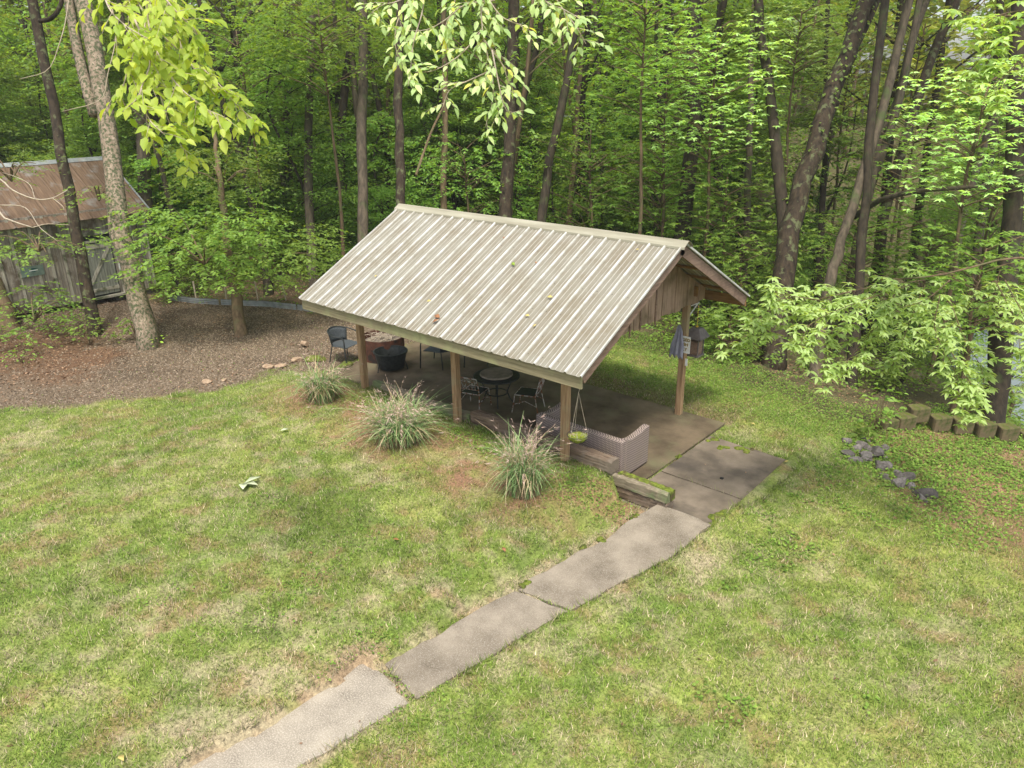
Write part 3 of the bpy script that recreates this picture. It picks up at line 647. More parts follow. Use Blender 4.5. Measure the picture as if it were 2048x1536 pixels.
def text(body, size, loc, parent, mat, ext=.002, rotx=R(90), rz_=0, off=0, name='lettering', align='CENTER'):
    cu = bpy.data.curves.new(name, 'FONT'); cu.body = body; cu.size = size; cu.extrude = ext; cu.align_x = align; cu.offset = off; cu.space_character = 1.05
    o = bpy.data.objects.new(name, cu); col.objects.link(o); dg = bpy.context.evaluated_depsgraph_get()
    me = bpy.data.meshes.new_from_object(o.evaluated_get(dg)); bpy.data.objects.remove(o)
    q = link(name, me, mat, parent); q.location = loc; q.rotation_euler = (rotx, 0, rz_); return q
for i, t_ in enumerate(('BAGGED', 'TRASH', 'ONLY')):
    text(t_, .092, (0, -.0145, .265-i*.105), sg, M['yellow'], .001, off=.004)
    text(t_, .092, (0, -.0175, .265-i*.105), sg, M['black'], .001, off=.0005)
wt = MB().box(-.028, .028, -.01, .0, -.09, .07).build('tag', M['white'], None, .003); wt.location = (6.50, 4.975, 1.27)
tag(wt, 'small white tag fixed low on the back post below the notice', 'tag')
# folded cloth
V = []; n = 13; m_ = 16
for j in range(m_+1):
    t = j/m_; wdt = .02+.14*min(1, t*1.6)**.8
    for i in range(n):
        u = i/(n-1)*2-1
        V.append((u*wdt+.015*math.sin(t*5), -.03-.05*min(1, t*2)*(1+math.cos(u*9))*.5-.015*math.sin(u*14+t*2), -t*(.70+.05*math.sin(i*1.7))))
o = MB().add(V, [(j*n+i, (j+1)*n+i, (j+1)*n+i+1, j*n+i+1) for j in range(m_) for i in range(n-1)]).build('hanging_cloth', M['cloth'], None, smooth=True)
o.modifiers.new('s', 'SOLIDIFY').thickness = .02; o.location = (6.29, 4.955, 2.06)
tag(o, 'grey blue folded cloth hanging on the back post over the notice', 'cloth')
nl = MB().tube([(0, .03, 0), (0, -.06, .01)], .006, 6).build('nail', M['iron'], None); nl.location = (6.29, 4.96, 2.06); tag(nl, 'nail in the back post holding the grey cloth', 'nail')

# ------------------------------------------------------------------ shed
SX = -13.45
shed = empty('shed', (SX, .3, 0), label='old grey board and batten shed with rusty metal gable roof', cat='shed')
def sl(o): return o
Y0, Y1 = -4.6, 2.88; EZ, RZ_, XR = 3.0, 4.52, -15.9; XB = 2*XR-SX
def off(mb): mb.v = [(a-SX, b-.3, c) for a, b, c in mb.v]; return mb
r = np.random.default_rng(21)
mb = MB(); y = Y0
while y < Y1-.01:
    y1 = min(y+r.uniform(.22, .30), Y1); o_ = r.uniform(0, .02); mb.box(SX-.03+o_, SX+o_, y+.003, y1-.003, .20-r.uniform(0, .05), EZ+.12); y = y1
for xx in np.arange(XB, SX-.25, .25):
    for yy in (Y1, Y0):
        t_ = EZ+(RZ_-EZ)*min((SX-xx)/(SX-XR), (xx-XB)/(SX-XR)); t2 = EZ+(RZ_-EZ)*min((SX-xx-.246)/(SX-XR), (xx+.246-XB)/(SX-XR))
        V = [(xx, yy-.03, .18), (xx+.246, yy-.03, .18), (xx+.246, yy-.03, t2), (xx, yy-.03, t_), (xx, yy, .18), (xx+.246, yy, .18), (xx+.246, yy, t2), (xx, yy, t_)]
        mb.add(V, [(0, 1, 2, 3), (7, 6, 5, 4), (0, 4, 5, 1), (1, 5, 6, 2), (2, 6, 7, 3), (3, 7, 4, 0)])
mb.box(XB, XB+.03, Y0, Y1, .18, EZ)
off(mb).build('wall', M['shed_wood'], shed)
mb = MB()
for y in (-4.2, -3.3, -2.5, -1.72, -1.28, -.72, -.30, .10, .42, 1.75, 2.02, 2.35, 2.62, 2.84): mb.box(SX+.021, SX+.045, y-.04, y+.04, .22, EZ+.1)
off(mb).build('batten', M['shed_batten'], shed)
for p_ in (-4.4, -2.2, .3, 1.6, 2.7): off(MB().box(SX-.35, SX-.1, p_-.15, p_+.15, -.1, .17)).build('foundation_block', M['rock'], shed)
# door: boards, rails and one diagonal
D0, D1 = .52, 1.60
mb = MB(); y = D0
while y < D1-.02: mb.box(SX+.022, SX+.046, y+.004, min(y+.18, D1)-.004, .30, 2.02); y += .18
door = off(mb).build('door', M['door_wood'], shed); off(MB().box(SX+.0205, SX+.0215, D0-.03, D1+.03, .24, 2.30)).build('door_gap_shade', M['black'], shed)  # thin black sheet puts the shade of the door gap into colour
off(MB().box(SX+.047, SX+.07, D0, D1, .42, .53)).build('rail', M['shed_batten'], door)
off(MB().box(SX+.047, SX+.07, D0, D1, 1.86, 1.97)).build('rail', M['shed_batten'], door)
a = math.atan2(1.33, .9); Mx = Matrix.Translation((SX, (D0+D1)/2, 1.195)) @ Matrix.Rotation(a, 4, 'X')
off(MB().box(.048, .072, -.80, .80, -.05, .05, Mx)).build('brace', M['shed_batten'], door)
off(MB().box(SX+.022, SX+.06, D0-.12, D1+.14, 2.30, 2.42)).build('lintel', M['shed_batten'], shed)
off(MB().box(SX+.022, SX+.052, D0-.02, D1+.0, 2.06, 2.14)).build('header', M['shed_batten'], shed)
off(MB().box(SX+.02, SX+.16, D0-.1, D1+.3, .17, .24)).build('sill', M['shed_batten'], shed)
for s_ in (-1, 1):
    V = []; yy = np.arange(Y0-.3, Y1+.16, .04); n = len(yy)
    for t in (0, 1):
        for y in yy: V.append(((SX+.32 if s_ > 0 else XB-.32)*(1-t)+XR*t, y, (EZ-.13)*(1-t)+(RZ_+.02)*t+(.022 if (round(y/.04) % 14) == 0 else .003*(round(y/.04) % 2))))
    F = [(i, i+1, n+i+1, n+i) for i in range(n-1)]
    o = off(MB().add(V, F if s_ > 0 else [f[::-1] for f in F])).build('roof', M['shed_roof'], shed); o.modifiers.new('s', 'SOLIDIFY').thickness = .004
off(MB().add([(XR-.16, Y0-.3, RZ_-.06), (XR, Y0-.3, RZ_+.06), (XR+.16, Y0-.3, RZ_-.06), (XR-.16, Y1+.17, RZ_-.06), (XR, Y1+.17, RZ_+.06), (XR+.16, Y1+.17, RZ_-.06)], [(0, 3, 4, 1), (1, 4, 5, 2)])).build('ridge_cap', M['galv'], shed).modifiers.new('s', 'SOLIDIFY').thickness = .006
mb = MB()
for s_ in (1,):
    mb.tube([(SX+.35, Y1+.16, EZ-.12), (XR, Y1+.16, RZ_+.03)], .03, 6)
off(mb).build('rake_trim', M['galv'], shed)
def plaque(name, y0, y1, z0, z1, mat, label, cat='sign'):
    o = MB().box(-.012, .0, 0, y1-y0, 0, z1-z0).build(name, mat, None, .002); o.location = (SX+.060, y0, z0); return tag(o, label, cat)
p = pz(68, 517, 1.7)
pl = plaque('wall_sign', -1.24, -.58, 1.30, 1.62, M['sign_green'], 'faded green sign with a dark oval emblem on the shed wall')
e = MB().add([(.004, .36+.11*math.cos(q), .19+.062*math.sin(q)) for q in np.linspace(0, 6.28, 20)[:-1]]+[(.0, .36+.11*math.cos(q), .19+.062*math.sin(q)) for q in np.linspace(0, 6.28, 20)[:-1]], [tuple(range(19)), tuple(range(37, 18, -1))]).build('emblem', M['dark_green'], pl)
MB().box(.005, .008, .24, .48, .165, .195).build('emblem_band', M['white'], pl)
plaque('metal_plate', 1.72, 1.98, 1.02, 1.24, M['white'], 'small pale plate on the shed just left of the mottled trunk')
pt_ = plaque('metal_plate', 2.20, 2.46, 1.10, 1.28, M['tan_stone'], 'tan plate above the flag plate on the shed')
fl = plaque('flag_plate', 2.20, 2.48, .88, 1.07, M['white'], 'white plate with a small flag on the shed wall')
MB().box(.001, .004, .06, .13, .10, .15).build('flag_canton', M['blue'], fl)
mb = MB()
for k in range(3): mb.box(.001, .004, .132 if k else .132, .2, .05+k*.035, .064+k*.035)
mb.build('flag_stripes', M['red'], fl)
plaque('red_sign', 2.08, 2.20, 1.40, 1.98, M['red'], 'narrow red sign hanging on the shed by the mottled trunk')
# corrugated edging and stakes
def edging(P, label):
    V = []; hs = 7; P = np.array(P)
    t = np.linspace(0, len(P)-1, 60); X = np.interp(t, range(len(P)), P[:, 0]); Y = np.interp(t, range(len(P)), P[:, 1]); h0 = H(X, Y)
    for j in range(hs+1):
        for x, y, z in zip(X, Y, h0): V.append((x, y-(.012 if j % 2 else 0), z-.03+.23*j/hs))
    n = 60; o = MB().add(V, [(j*n+i, j*n+i+1, (j+1)*n+i+1, (j+1)*n+i) for j in range(hs) for i in range(n-1)]).build('metal_edging', M['galv'], None); o.modifiers.new('s', 'SOLIDIFY').thickness = .004
    return tag(o, label, 'edging')
edging([(-12.2, 2.7), (-11.2, 2.95), (-10.2, 3.45)], 'dark weathered corrugated edging strip nearest the shed corner')
edging([(-10.15, 3.5), (-8.8, 4.3), (-7.6, 4.75)], 'corrugated metal edging strip behind the small brown tree')
edging([(-7.55, 4.76), (-6.4, 5.05), (-4.8, 5.3), (-3.2, 5.55)], 'corrugated metal edging strip running to the pavilion eave')
for k, (x, y, lab) in enumerate(((318, 585, 'short pale stake at the shed corner'), (376, 590, 'pale stake left of the brown tree trunk'), (437, 590, 'pale stake just left of the brown trunk'), (500, 590, 'pale stake right of the brown trunk'), (557, 590, 'pale stake closest to the pavilion eave'))):
    p = pz(x, y+12, 0); o = MB().box(-.025, .025, -.012, .012, 0, .62+.1*(k % 2)).build('stake', M['twig'], None); o.location = (p[0], p[1]+.3, float(H(p[0], p[1]))-.05); o.rotation_euler = (0, .04*k-.05, k)
    tag(o, lab, 'stake', 'stakes along the edge of the wood')

# ------------------------------------------------------------------ stones
def rock_mesh(seed, sx, sy, sz, rough_=.25, sub=2):
    import bmesh
    bm = bmesh.new(); bmesh.ops.create_icosphere(bm, subdivisions=sub, radius=.5); r = np.random.default_rng(seed); q = r.normal(0, 1, (9, 3)); q /= np.linalg.norm(q, axis=1)[:, None]; dd = r.uniform(.2, .40, 9)
    for v in bm.verts:
        c = np.array(v.co)
        for n_, d_ in zip(q, dd):
            e_ = c @ n_-d_
            if e_ > 0: c = c-n_*e_
        v.co = Vector((c[0]*sx*1.2, c[1]*sy*1.2, c[2]*sz*1.2+sz*.3))
    me = bpy.data.meshes.new('rock'); bm.to_mesh(me); bm.free(); return me
RM = [rock_mesh(i, 1, 1, .75) for i in range(6)]
for m_ in RM: m_.materials.append(M['rock'])
RPX = [(1722, 893), (1712, 905), (1738, 900), (1700, 908), (1728, 915), (1748, 910), (1758, 896), (1765, 915), (1712, 922), (1740, 925), (1757, 930), (1770, 934), (1785, 945), (1768, 950), (1795, 955), (1780, 960), (1812, 958), (1800, 972), (1822, 975), (1840, 985), (1852, 992), (1838, 996), (1690, 885), (1730, 880)]
RDESC = ['topmost flat slate of the dry creek', 'grey rock on the left rim of the creek bed, near its top', 'angular grey rock in the middle of the upper creek bed', 'leftmost small grey rock beside the clipped grass', 'broad grey rock lying in the upper creek bed', 'tilted grey rock on the right of the upper creek bed', 'upright grey rock at the right rim among weeds', 'dark grey rock below the upright one', 'low rock half in the grass on the left rim', 'flat grey rock wedged mid creek', 'pale grey rock just below the flat wedged one', 'small rock at the creek bend', 'brownish rock half hidden under creeping weeds', 'grey rock against the lawn at mid creek', 'weedy rock right of the creek bend', 'small grey rock against the lower lawn edge', 'pointed rock on the right rim of the lower creek', 'large pale slab in the lower creek bed', 'grey rock right of the large pale slab', 'broad flat rock near the creek foot', 'lowest grey slab at the foot of the creek', 'rock under the lawn edge at the creek foot', 'rock by the big leaved weed above the creek', 'rock at the very head of the creek under weeds']
r = np.random.default_rng(4)
for k, (x, y) in enumerate(RPX):
    lx = 1700+(y-885)*1.32; x = lx+(x-lx)*1.15+r.uniform(-6, 6); y = y+r.uniform(-4, 4)
    p = pz(x, y, -.35)
    for _ in range(4): p = pz(x, y, float(H(p[0], p[1])))
    o = link('rock', RM[k % 6] if k < 6 or True else None); s_ = r.uniform(.19, .32)*(1.25 if k in (4, 17, 20, 5) else 1); o.scale = (s_*1.2, s_*.85, s_*1.15); o.rotation_euler = (r.uniform(-.6, .6), r.uniform(-.6, .6), r.uniform(0, 6)); o.location = (*p[:2], float(H(p[0], p[1]))-.08)
    tag(o, 'grey '+RDESC[k] if not 'grey' in RDESC[k] else RDESC[k], 'rock', 'rocks of the dry creek bed')
for x, y, s_, lab, mm in ((415, 765, .30, 'tan stone at the gravel edge nearest the shed side', 'tan_stone'), (448, 762, .2, 'small reddish stone next to the tan one on the gravel edge', 'tan_stone'), (535, 735, .34, 'flat pale stone at the top of the lawn edge', 'tan_stone'), (560, 733, .3, 'reddish flat stone beside the first grass clump', 'tan_stone'), (592, 722, .32, 'tan stone behind the first grass clump', 'tan_stone'), (632, 722, .5, 'mossy boulder under the left patio chair', 'moss'), (690, 735, .45, 'mossy boulder beside the left front post', 'moss'), (1786, 852, .2, 'small white stone at the left end of the block wall', 'white'), (1443, 957, .09, 'small black lump lying on the dark concrete', 'black')):
    p = pz(x, y, .1)
    for _ in range(4): p = pz(x, y, max(float(H(p[0], p[1])), 0 if x == 1443 else -9))
    me = RM[int(x) % 6].copy(); me.materials.clear(); me.materials.append(M[mm]); o = link('stone', me); o.scale = (s_, s_*.8, s_*.55); o.rotation_euler = (0, 0, x); o.location = (*p[:2], p[2]-.01); tag(o, lab, 'stone')
lg = MB().tube([(-.1, 0, .07), (.1, .02, .075)], .07, 10).build('cut_log', M['tan_stone'], None, .01); p = pz(609, 692, 0); lg.location = tuple(p); tag(lg, 'short cut log lying on the gravel left of the patio chair', 'log')
# block wall at the right
def block():
    mb = MB(); P = [(-.25, .0), (.25, .0), (.27, .06), (.20, .34), (-.20, .34), (-.27, .06)]
    V = [(x, y, 0) for x, y in P]+[(x*.99, y, .30) for x, y in P]; n = 6
    mb.add(V, [tuple(range(n))[::-1], tuple(range(n, 2*n))]+[(i, (i+1) % n, n+(i+1) % n, n+i) for i in range(n)]); return mb
bm0 = block().build('wall_block', M['block'], None, .02); first = [bm0]
BL = [((1783, 862), -.12, .25, 'leftmost low mossy block of the garden wall'), ((1815, 862), 0, .1, 'bare tan block tilted at the wall step, second from its left end'), 
      ((1838, 858), .17, .0, 'highest tan block on top of the wall with a bare face'), ((1884, 866), .04, .03, 'mossy topped block right of the highest one'), ((1928, 872), .06, -.02, 'mossy block partly hidden behind the drooping leaves'), ((1973, 879), .04, .02, 'green topped block, third from the right edge'), ((2018, 886), .04, -.03, 'bright mossy block, second from the right edge'), ((2062, 892), .04, 0, 'block cut by the right edge of the picture')]
wa = None
for k, ((x, y), dz_, rr, lab) in enumerate(BL):
    p = pz(x, y, -.7)
    for _ in range(5): p = pz(x, y, float(H(p[0], p[1])))
    o = bm0 if k == 0 else bm0.copy()
    if k: col.objects.link(o)
    zz = float(H(p[0], p[1])); o.location = (p[0], p[1], zz-.02+max(dz_, -.1)); o.rotation_euler = (0, 0, YAW+rr+.16); o.scale = (.86, .95, 1.15); tag(o, lab, 'wall block', 'blocks of the low garden wall')

# ------------------------------------------------------------------ ornamental grass clumps
def grass_clump(p, hgt, rad, nb, label, seed, heads, ld=.42, cw=1.):
    r = np.random.default_rng(seed); t0 = empty('grass_clump', tuple(p), label=label, cat='ornamental grass', group='ornamental grass clumps in front of the pavilion')
    def ribbons(n, h, spread, wd, S=7, cf=None, base=.2, curl=1.):
        a = r.uniform(0, 2*np.pi, n); lean = np.abs(r.normal(0, spread, n)); hh = h*r.uniform(.55, 1.15, n); br = np.sqrt(r.uniform(0, 1, n))*rad*base
        ba = r.uniform(0, 2*np.pi, n); t = np.linspace(0, 1, S)
        rr = cw*(lean[:, None]*(t**1.1)+curl*.45*r.uniform(.2, 1.3, n)[:, None]*t**3)*hh[:, None]
        zz = hh[:, None]*(t-.42*curl*r.uniform(.2, 1.2, n)[:, None]*t**3.2)
        X = br[:, None]*np.cos(ba)[:, None]+rr*np.cos(a)[:, None]; Y = br[:, None]*np.sin(ba)[:, None]+rr*np.sin(a)[:, None]
        P = np.stack([X, Y, zz], -1); sd_ = np.stack([-np.sin(a), np.cos(a), 0*a], -1)[:, None]*(wd*(1-t**2*.85))[None, :, None]*r.uniform(.6, 1.2, (n, 1, 1))
        V = np.concatenate([P-sd_, P+sd_], 1); i0 = np.arange(n)[:, None, None]*2*S; j = np.arange(S-1)[None, :, None]
        F = (i0+np.concatenate([j, j+1, j+1+S, j+S], -1)).reshape(-1, 4); c = cf(n); C = np.repeat(c, 2*S, 0)
        return V.reshape(-1, 3), F, C, P
    def cols(n):
        k = r.uniform(0, 1, n)[:, None]; g1 = np.array([.14, .26, .09]); g2 = np.array([.36, .47, .20]); s_ = np.array([.58, .46, .28]); c = g1*(1-k)+g2*k
        d = r.uniform(0, 1, n) < .2; c[d] = s_; return c
    V, F, C, _ = ribbons(nb, hgt, ld, .011, cf=cols, base=.5, curl=1.75)
    V2, F2, C2, _ = ribbons(nb//3, hgt*.45, .6, .006, base=.6, cf=lambda n: np.tile([.36, .25, .15], (n, 1))*r.uniform(.5, 1.2, (n, 1)), curl=.5)
    link('blades', me_np('blades', np.concatenate([V, V2]), np.concatenate([F, F2+len(V)]), np.concatenate([C, C2])), M['blade'], t0)
    # drooping seed heads: a thin stalk plus a tuft of hanging threads
    VV = []; FF = []; CC = []; o_ = 0
    st = lambda n: np.tile([.50, .36, .24], (n, 1))*r.uniform(.7, 1.3, (n, 1))
    V3, F3, C3, P3 = ribbons(heads, hgt*1.12, .42, .003, base=.5, S=9, cf=st, curl=.9); VV.append(V3); FF.append(F3); CC.append(C3); o_ = len(V3)
    tips = P3[:, 5:].reshape(-1, 3); dirs = (P3[:, -1]-P3[:, -4]); dirs = np.repeat(dirs/np.linalg.norm(dirs, axis=1)[:, None], 4, 0)
    Q = np.repeat(tips, 3, 0)+r.normal(0, .008, (len(tips)*3, 3)); D = np.repeat(dirs, 3, 0)+r.normal(0, .22, (len(tips)*3, 3)); D[:, 2] -= .5
    ln = r.uniform(.05, .12, len(Q)); V4, F4 = leaf_arrays(Q, D, r.normal(0, 1, (len(Q), 3)), ln, ln*.1)
    pk = np.array([.68, .50, .42]); C4 = np.repeat(pk*r.uniform(.6, 1.25, (len(Q), 1)), 4, 0)
    link('seed_heads', me_np('seed_heads', np.concatenate([V3, V4]), np.concatenate([F3, F4+len(V3)]), np.concatenate([C3, C4])), M['blade'], t0)
    return t0
def gp(x, y):
    p = pz(x, y, .3)
    for _ in range(5): p = pz(x, y, float(H(p[0], p[1])))
    return p
grass_clump(gp(645, 800), .95, .55, 420, 'smallest grass clump, left of the front left post', 1, 60, .3, .75)
grass_clump(gp(800, 880), .95, .75, 900, 'widest grass clump with pinkish seed heads before the middle post', 2, 130, .42, .8)
grass_clump(gp(1048, 985), 1.2, .5, 620, 'tall blue green grass clump left of the front right post', 3, 90, .2, .55)

# ------------------------------------------------------------------ trees
def high_crown(seed, n=70, rad=3.6, z0=0, z1=8, L=.20, K=12, mat='leaf_deep'):
    r = np.random.default_rng(seed); A, a = unit_xy(r, n, .25); z = r.uniform(z0, z1, n); t = (z-z0)/(z1-z0)
    rr = rad*np.sqrt(np.clip(np.sin(np.pi*(.12+.8*t)), .1, 1))*np.sqrt(r.uniform(.1, 1, n)); O = np.stack([rr*np.cos(a), rr*np.sin(a), z], -1)
    me = leaf_mesh('crown', *sprays(r, O, A, 1.2, K, L, .55, .35, .45)); me.materials.append(M[mat]); return me
HC = [high_crown(100+i) for i in range(3)]
def under_crown(seed, hgt, rad, layers, per, L, K, mat, zmin=.12, sp=.75):
    "layered foliage of an understory tree"
    r = np.random.default_rng(seed); O = []; A = []
    limbs = []
    for k in range(layers):
        z = hgt*(zmin+(1.02-zmin)*(k+r.uniform(.2, .8))/layers); R_ = rad*(1-.55*(z/hgt))*r.uniform(.7, 1.15)
        nl_ = r.integers(3, 6); 
        for q in range(nl_):
            a = r.uniform(0, 6.283); tip = np.array([R_*math.cos(a), R_*math.sin(a), z+.18*R_*r.uniform(-.6, 1)]); limbs.append((np.array([0, 0, max(z-.35*R_, .2)]), tip))
            t = r.uniform(.25, 1, per); aa = a+r.normal(0, .75, per); base = np.array([0, 0, z-.2*R_])[None]*(1-t[:, None])+tip[None]*t[:, None]+r.normal(0, .12*rad, (per, 3))*[1, 1, .35]
            O.append(base); A.append(np.stack([np.cos(aa), np.sin(aa), r.normal(0, .15, per)], -1))
    O = np.concatenate(O); A = np.concatenate(A); me = leaf_mesh('crown', *sprays(r, O, A, sp, K, L, .55, .28, .38)); me.materials.append(M[mat]); return me, limbs
def curve(P, n=14, jit=0, r=None):
    P = np.array(P, float); t = np.linspace(0, len(P)-1, n); i = np.clip(t.astype(int), 0, len(P)-2); f = (t-i)[:, None]
    m = np.gradient(P, axis=0); h00 = 2*f**3-3*f**2+1; h10 = f**3-2*f**2+f; h01 = -2*f**3+3*f**2; h11 = f**3-f**2
    Q = h00*P[i]+h10*m[i]+h01*P[i+1]+h11*m[i+1]
    if jit and r is not None: Q = Q+r.normal(0, jit, Q.shape)*[1, 1, .1]
    return Q
def trunk_mb(P, r0, r1, flare=1.35, n=9, seed=0, forks=()):
    r = np.random.default_rng(seed); Q = curve(P, 20, r0*.12, r); m = len(Q); t = np.linspace(0, 1, m)
    rad = r0*(1-t)+r1*t; rad = rad*(1+(flare-1)*np.exp(-t*14)); rad *= 1+r.normal(0, .035, m)
    mb = MB().tube(Q, rad, n)
    for (pp, a, b) in forks: mb.tube(curve(pp, 9), np.linspace(a, b, 9), 6)
    return mb, Q
# (a) trees the photo shows one by one: pixel path of the trunk, depth, width in pixels
SPEC = [
 ('mottled_tree', [(297, 700), (262, 540), (232, 400), (205, 200), (165, 0)], 21.3, 39, 38, 'bark_mottled', 'large tree with pale mottled lichen bark standing in front of the shed'),
 ('slim_tree', [(192, 672), (158, 500), (135, 360), (112, 240), (64, 0)], 22.4, 23, 24, 'bark_mid', 'slender leaning tree crossing the shed roof left of the mottled trunk'),
 ('edge_tree', [(40, 695), (8, 620), (-30, 520), (-90, 300)], 23, 36, 26, 'bark_brown', 'leaning brown trunk cut by the left edge near the leaf litter'),
 ('small_tree', [(483, 668), (462, 540), (447, 430), (436, 330), (428, 250)], 22.3, 23, 9, 'bark_brown', 'young brown trunked tree rising from the gravel beside the pavilion'),
 ('tree', [(300, 560), (287, 330), (278, 160), (268, 0)], 29, 27, 24, 'bark_grey', 'straight grey trunk rising right behind the shed gable'),
 ('tree', [(545, 640), (530, 520), (492, 350), (455, 240), (425, 120), (400, 0)], 27, 17, 15, 'bark_dark', 'dark leaning trunk bending left behind the young tree'),
 ('tree', [(572, 560), (571, 430), (573, 170), (574, 0)], 32, 15, 13, 'bark_dark', 'thin black upright trunk between the young tree and the grey one'),
 ('tree', [(630, 600), (622, 480), (616, 300), (620, 130), (628, 0)], 27, 20, 16, 'bark_grey', 'pale grey trunk left of the pavilion eave corner'),
 ('tree', [(668, 560), (675, 440), (681, 250), (700, 90), (712, 0)], 31, 20, 18, 'bark_dark', 'dark crooked trunk right of the pale grey trunk'),
 ('tree', [(728, 580), (726, 470), (725, 300), (727, 150), (725, 0)], 24, 23, 22, 'bark_grey', 'stout straight grey brown trunk just left of the pavilion roof'),
 ('tree', [(775, 560), (772, 400), (774, 300), (745, 150), (735, 60), (730, 0)], 33, 13, 10, 'bark_dark', 'slim dark trunk beside the stout straight trunk'),
 ('tree', [(812, 560), (803, 420), (798, 300), (797, 170), (800, 0)], 22, 21, 20, 'bark_mid', 'mossy trunk rising from behind the left end of the ridge'),
 ('tree', [(890, 560), (888, 420), (890, 250), (889, 0)], 26, 15, 13, 'bark_brown', 'straight reddish trunk wrapped with a vine behind the roof ridge'),
 ('tree', [(905, 560), (910, 400), (916, 300), (922, 150), (925, 0)], 34, 12, 9, 'bark_dark', 'thin dark trunk right of the vine wrapped trunk'),
 ('tree', [(1008, 600), (1012, 440), (1018, 300), (1022, 150), (1028, 0)], 25, 30, 24, 'bark_mid', 'thick dark trunk behind the middle of the roof'),
 ('tree', [(1000, 560), (1004, 420), (1035, 250), (1075, 90), (1090, 0)], 30, 16, 13, 'bark_dark', 'dark trunk leaning right beside the thick one'),
 ('tree', [(1065, 600), (1082, 440), (1100, 310), (1135, 170), (1150, 60), (1160, 0)], 25, 20, 17, 'bark_dark', 'black trunk leaning right behind the roof centre'),
 ('tree', [(1132, 560), (1140, 420), (1150, 300), (1160, 150), (1185, 0)], 30, 12, 8, 'bark_brown', 'slender brown trunk right of the black leaning one'),
 ('tree', [(1185, 560), (1200, 380), (1205, 250), (1192, 100), (1190, 0)], 36, 11, 8, 'bark_grey', 'thin pale stem deep in the wood behind the roof'),
 ('tree', [(1300, 600), (1325, 370), (1350, 250), (1388, 150), (1400, 0)], 32, 18, 14, 'bark_dark', 'dark leaning trunk above the gable end of the roof'),
 ('tree', [(1355, 700), (1368, 480), (1378, 330), (1388, 200), (1385, 0)], 24, 34, 26, 'bark_dark', 'broad dark trunk rising behind the gable peak'),
 ('tree', [(1478, 720), (1488, 560), (1495, 420), (1500, 250)], 23, 17, 12, 'bark_grey', 'pale slim trunk right of the gable'),
 ('forked_tree', [(1540, 785), (1560, 620), (1575, 480), (1610, 350), (1650, 230), (1690, 120), (1738, 0)], 20.2, 46, 34, 'bark_mid', 'great forked tree with vines leaning right behind the pavilion'),
 ('tree', [(1560, 640), (1568, 450), (1545, 250), (1525, 90), (1515, 0)], 20.6, 26, 20, 'bark_dark', 'dark stem growing up beside the great forked tree'),
 ('tree', [(1622, 815), (1640, 660), (1660, 560), (1690, 460)], 19.6, 26, 20, 'bark_grey', 'lichen covered trunk under the bright drooping leaves'),
 ('tree', [(1698, 842), (1704, 740), (1712, 640), (1722, 520)], 19.4, 24, 20, 'bark_dark', 'dark trunk right of the lichen covered one behind the creek'),
 ('tree', [(1690, 640), (1728, 420), (1760, 300), (1805, 170), (1830, 60), (1870, -40)], 22, 22, 16, 'bark_grey', 'light barked double trunk leaning right in the bright part of the wood'),
 ('tree', [(1745, 600), (1778, 400), (1830, 210), (1880, 80), (1915, 0)], 22.5, 24, 16, 'bark_mid', 'brown trunk crossing the light barked double trunk'),
 ('tree', [(1640, 520), (1645, 400), (1650, 320), (1652, 200)], 27, 14, 10, 'bark_dark', 'short dark upright stem seen in the gap of the forked tree'),
 ('tree', [(1895, 640), (1915, 480), (1950, 350), (1985, 240)], 25, 18, 14, 'bark_grey', 'grey trunk leaning right near the right edge'),
 ('tree', [(1935, 660), (1955, 500), (1975, 350), (1990, 200), (2000, 0)], 26, 19, 15, 'bark_dark', 'dark upright trunk beside the leaning grey one at right'),
 ('tree', [(2015, 700), (2030, 540), (2045, 420), (2060, 200)], 22, 20, 18, 'bark_dark', 'dark trunk cut by the right edge of the picture'),
 ('shore_tree', [(1978, 868), (1992, 760), (2005, 620), (2018, 480), (2030, 300), (2040, 0)], 18.2, 46, 34, 'bark_dark', 'big dark trunk by the lake glimpse behind the block wall'),
]
rs = np.random.default_rng(77)
MY = {}
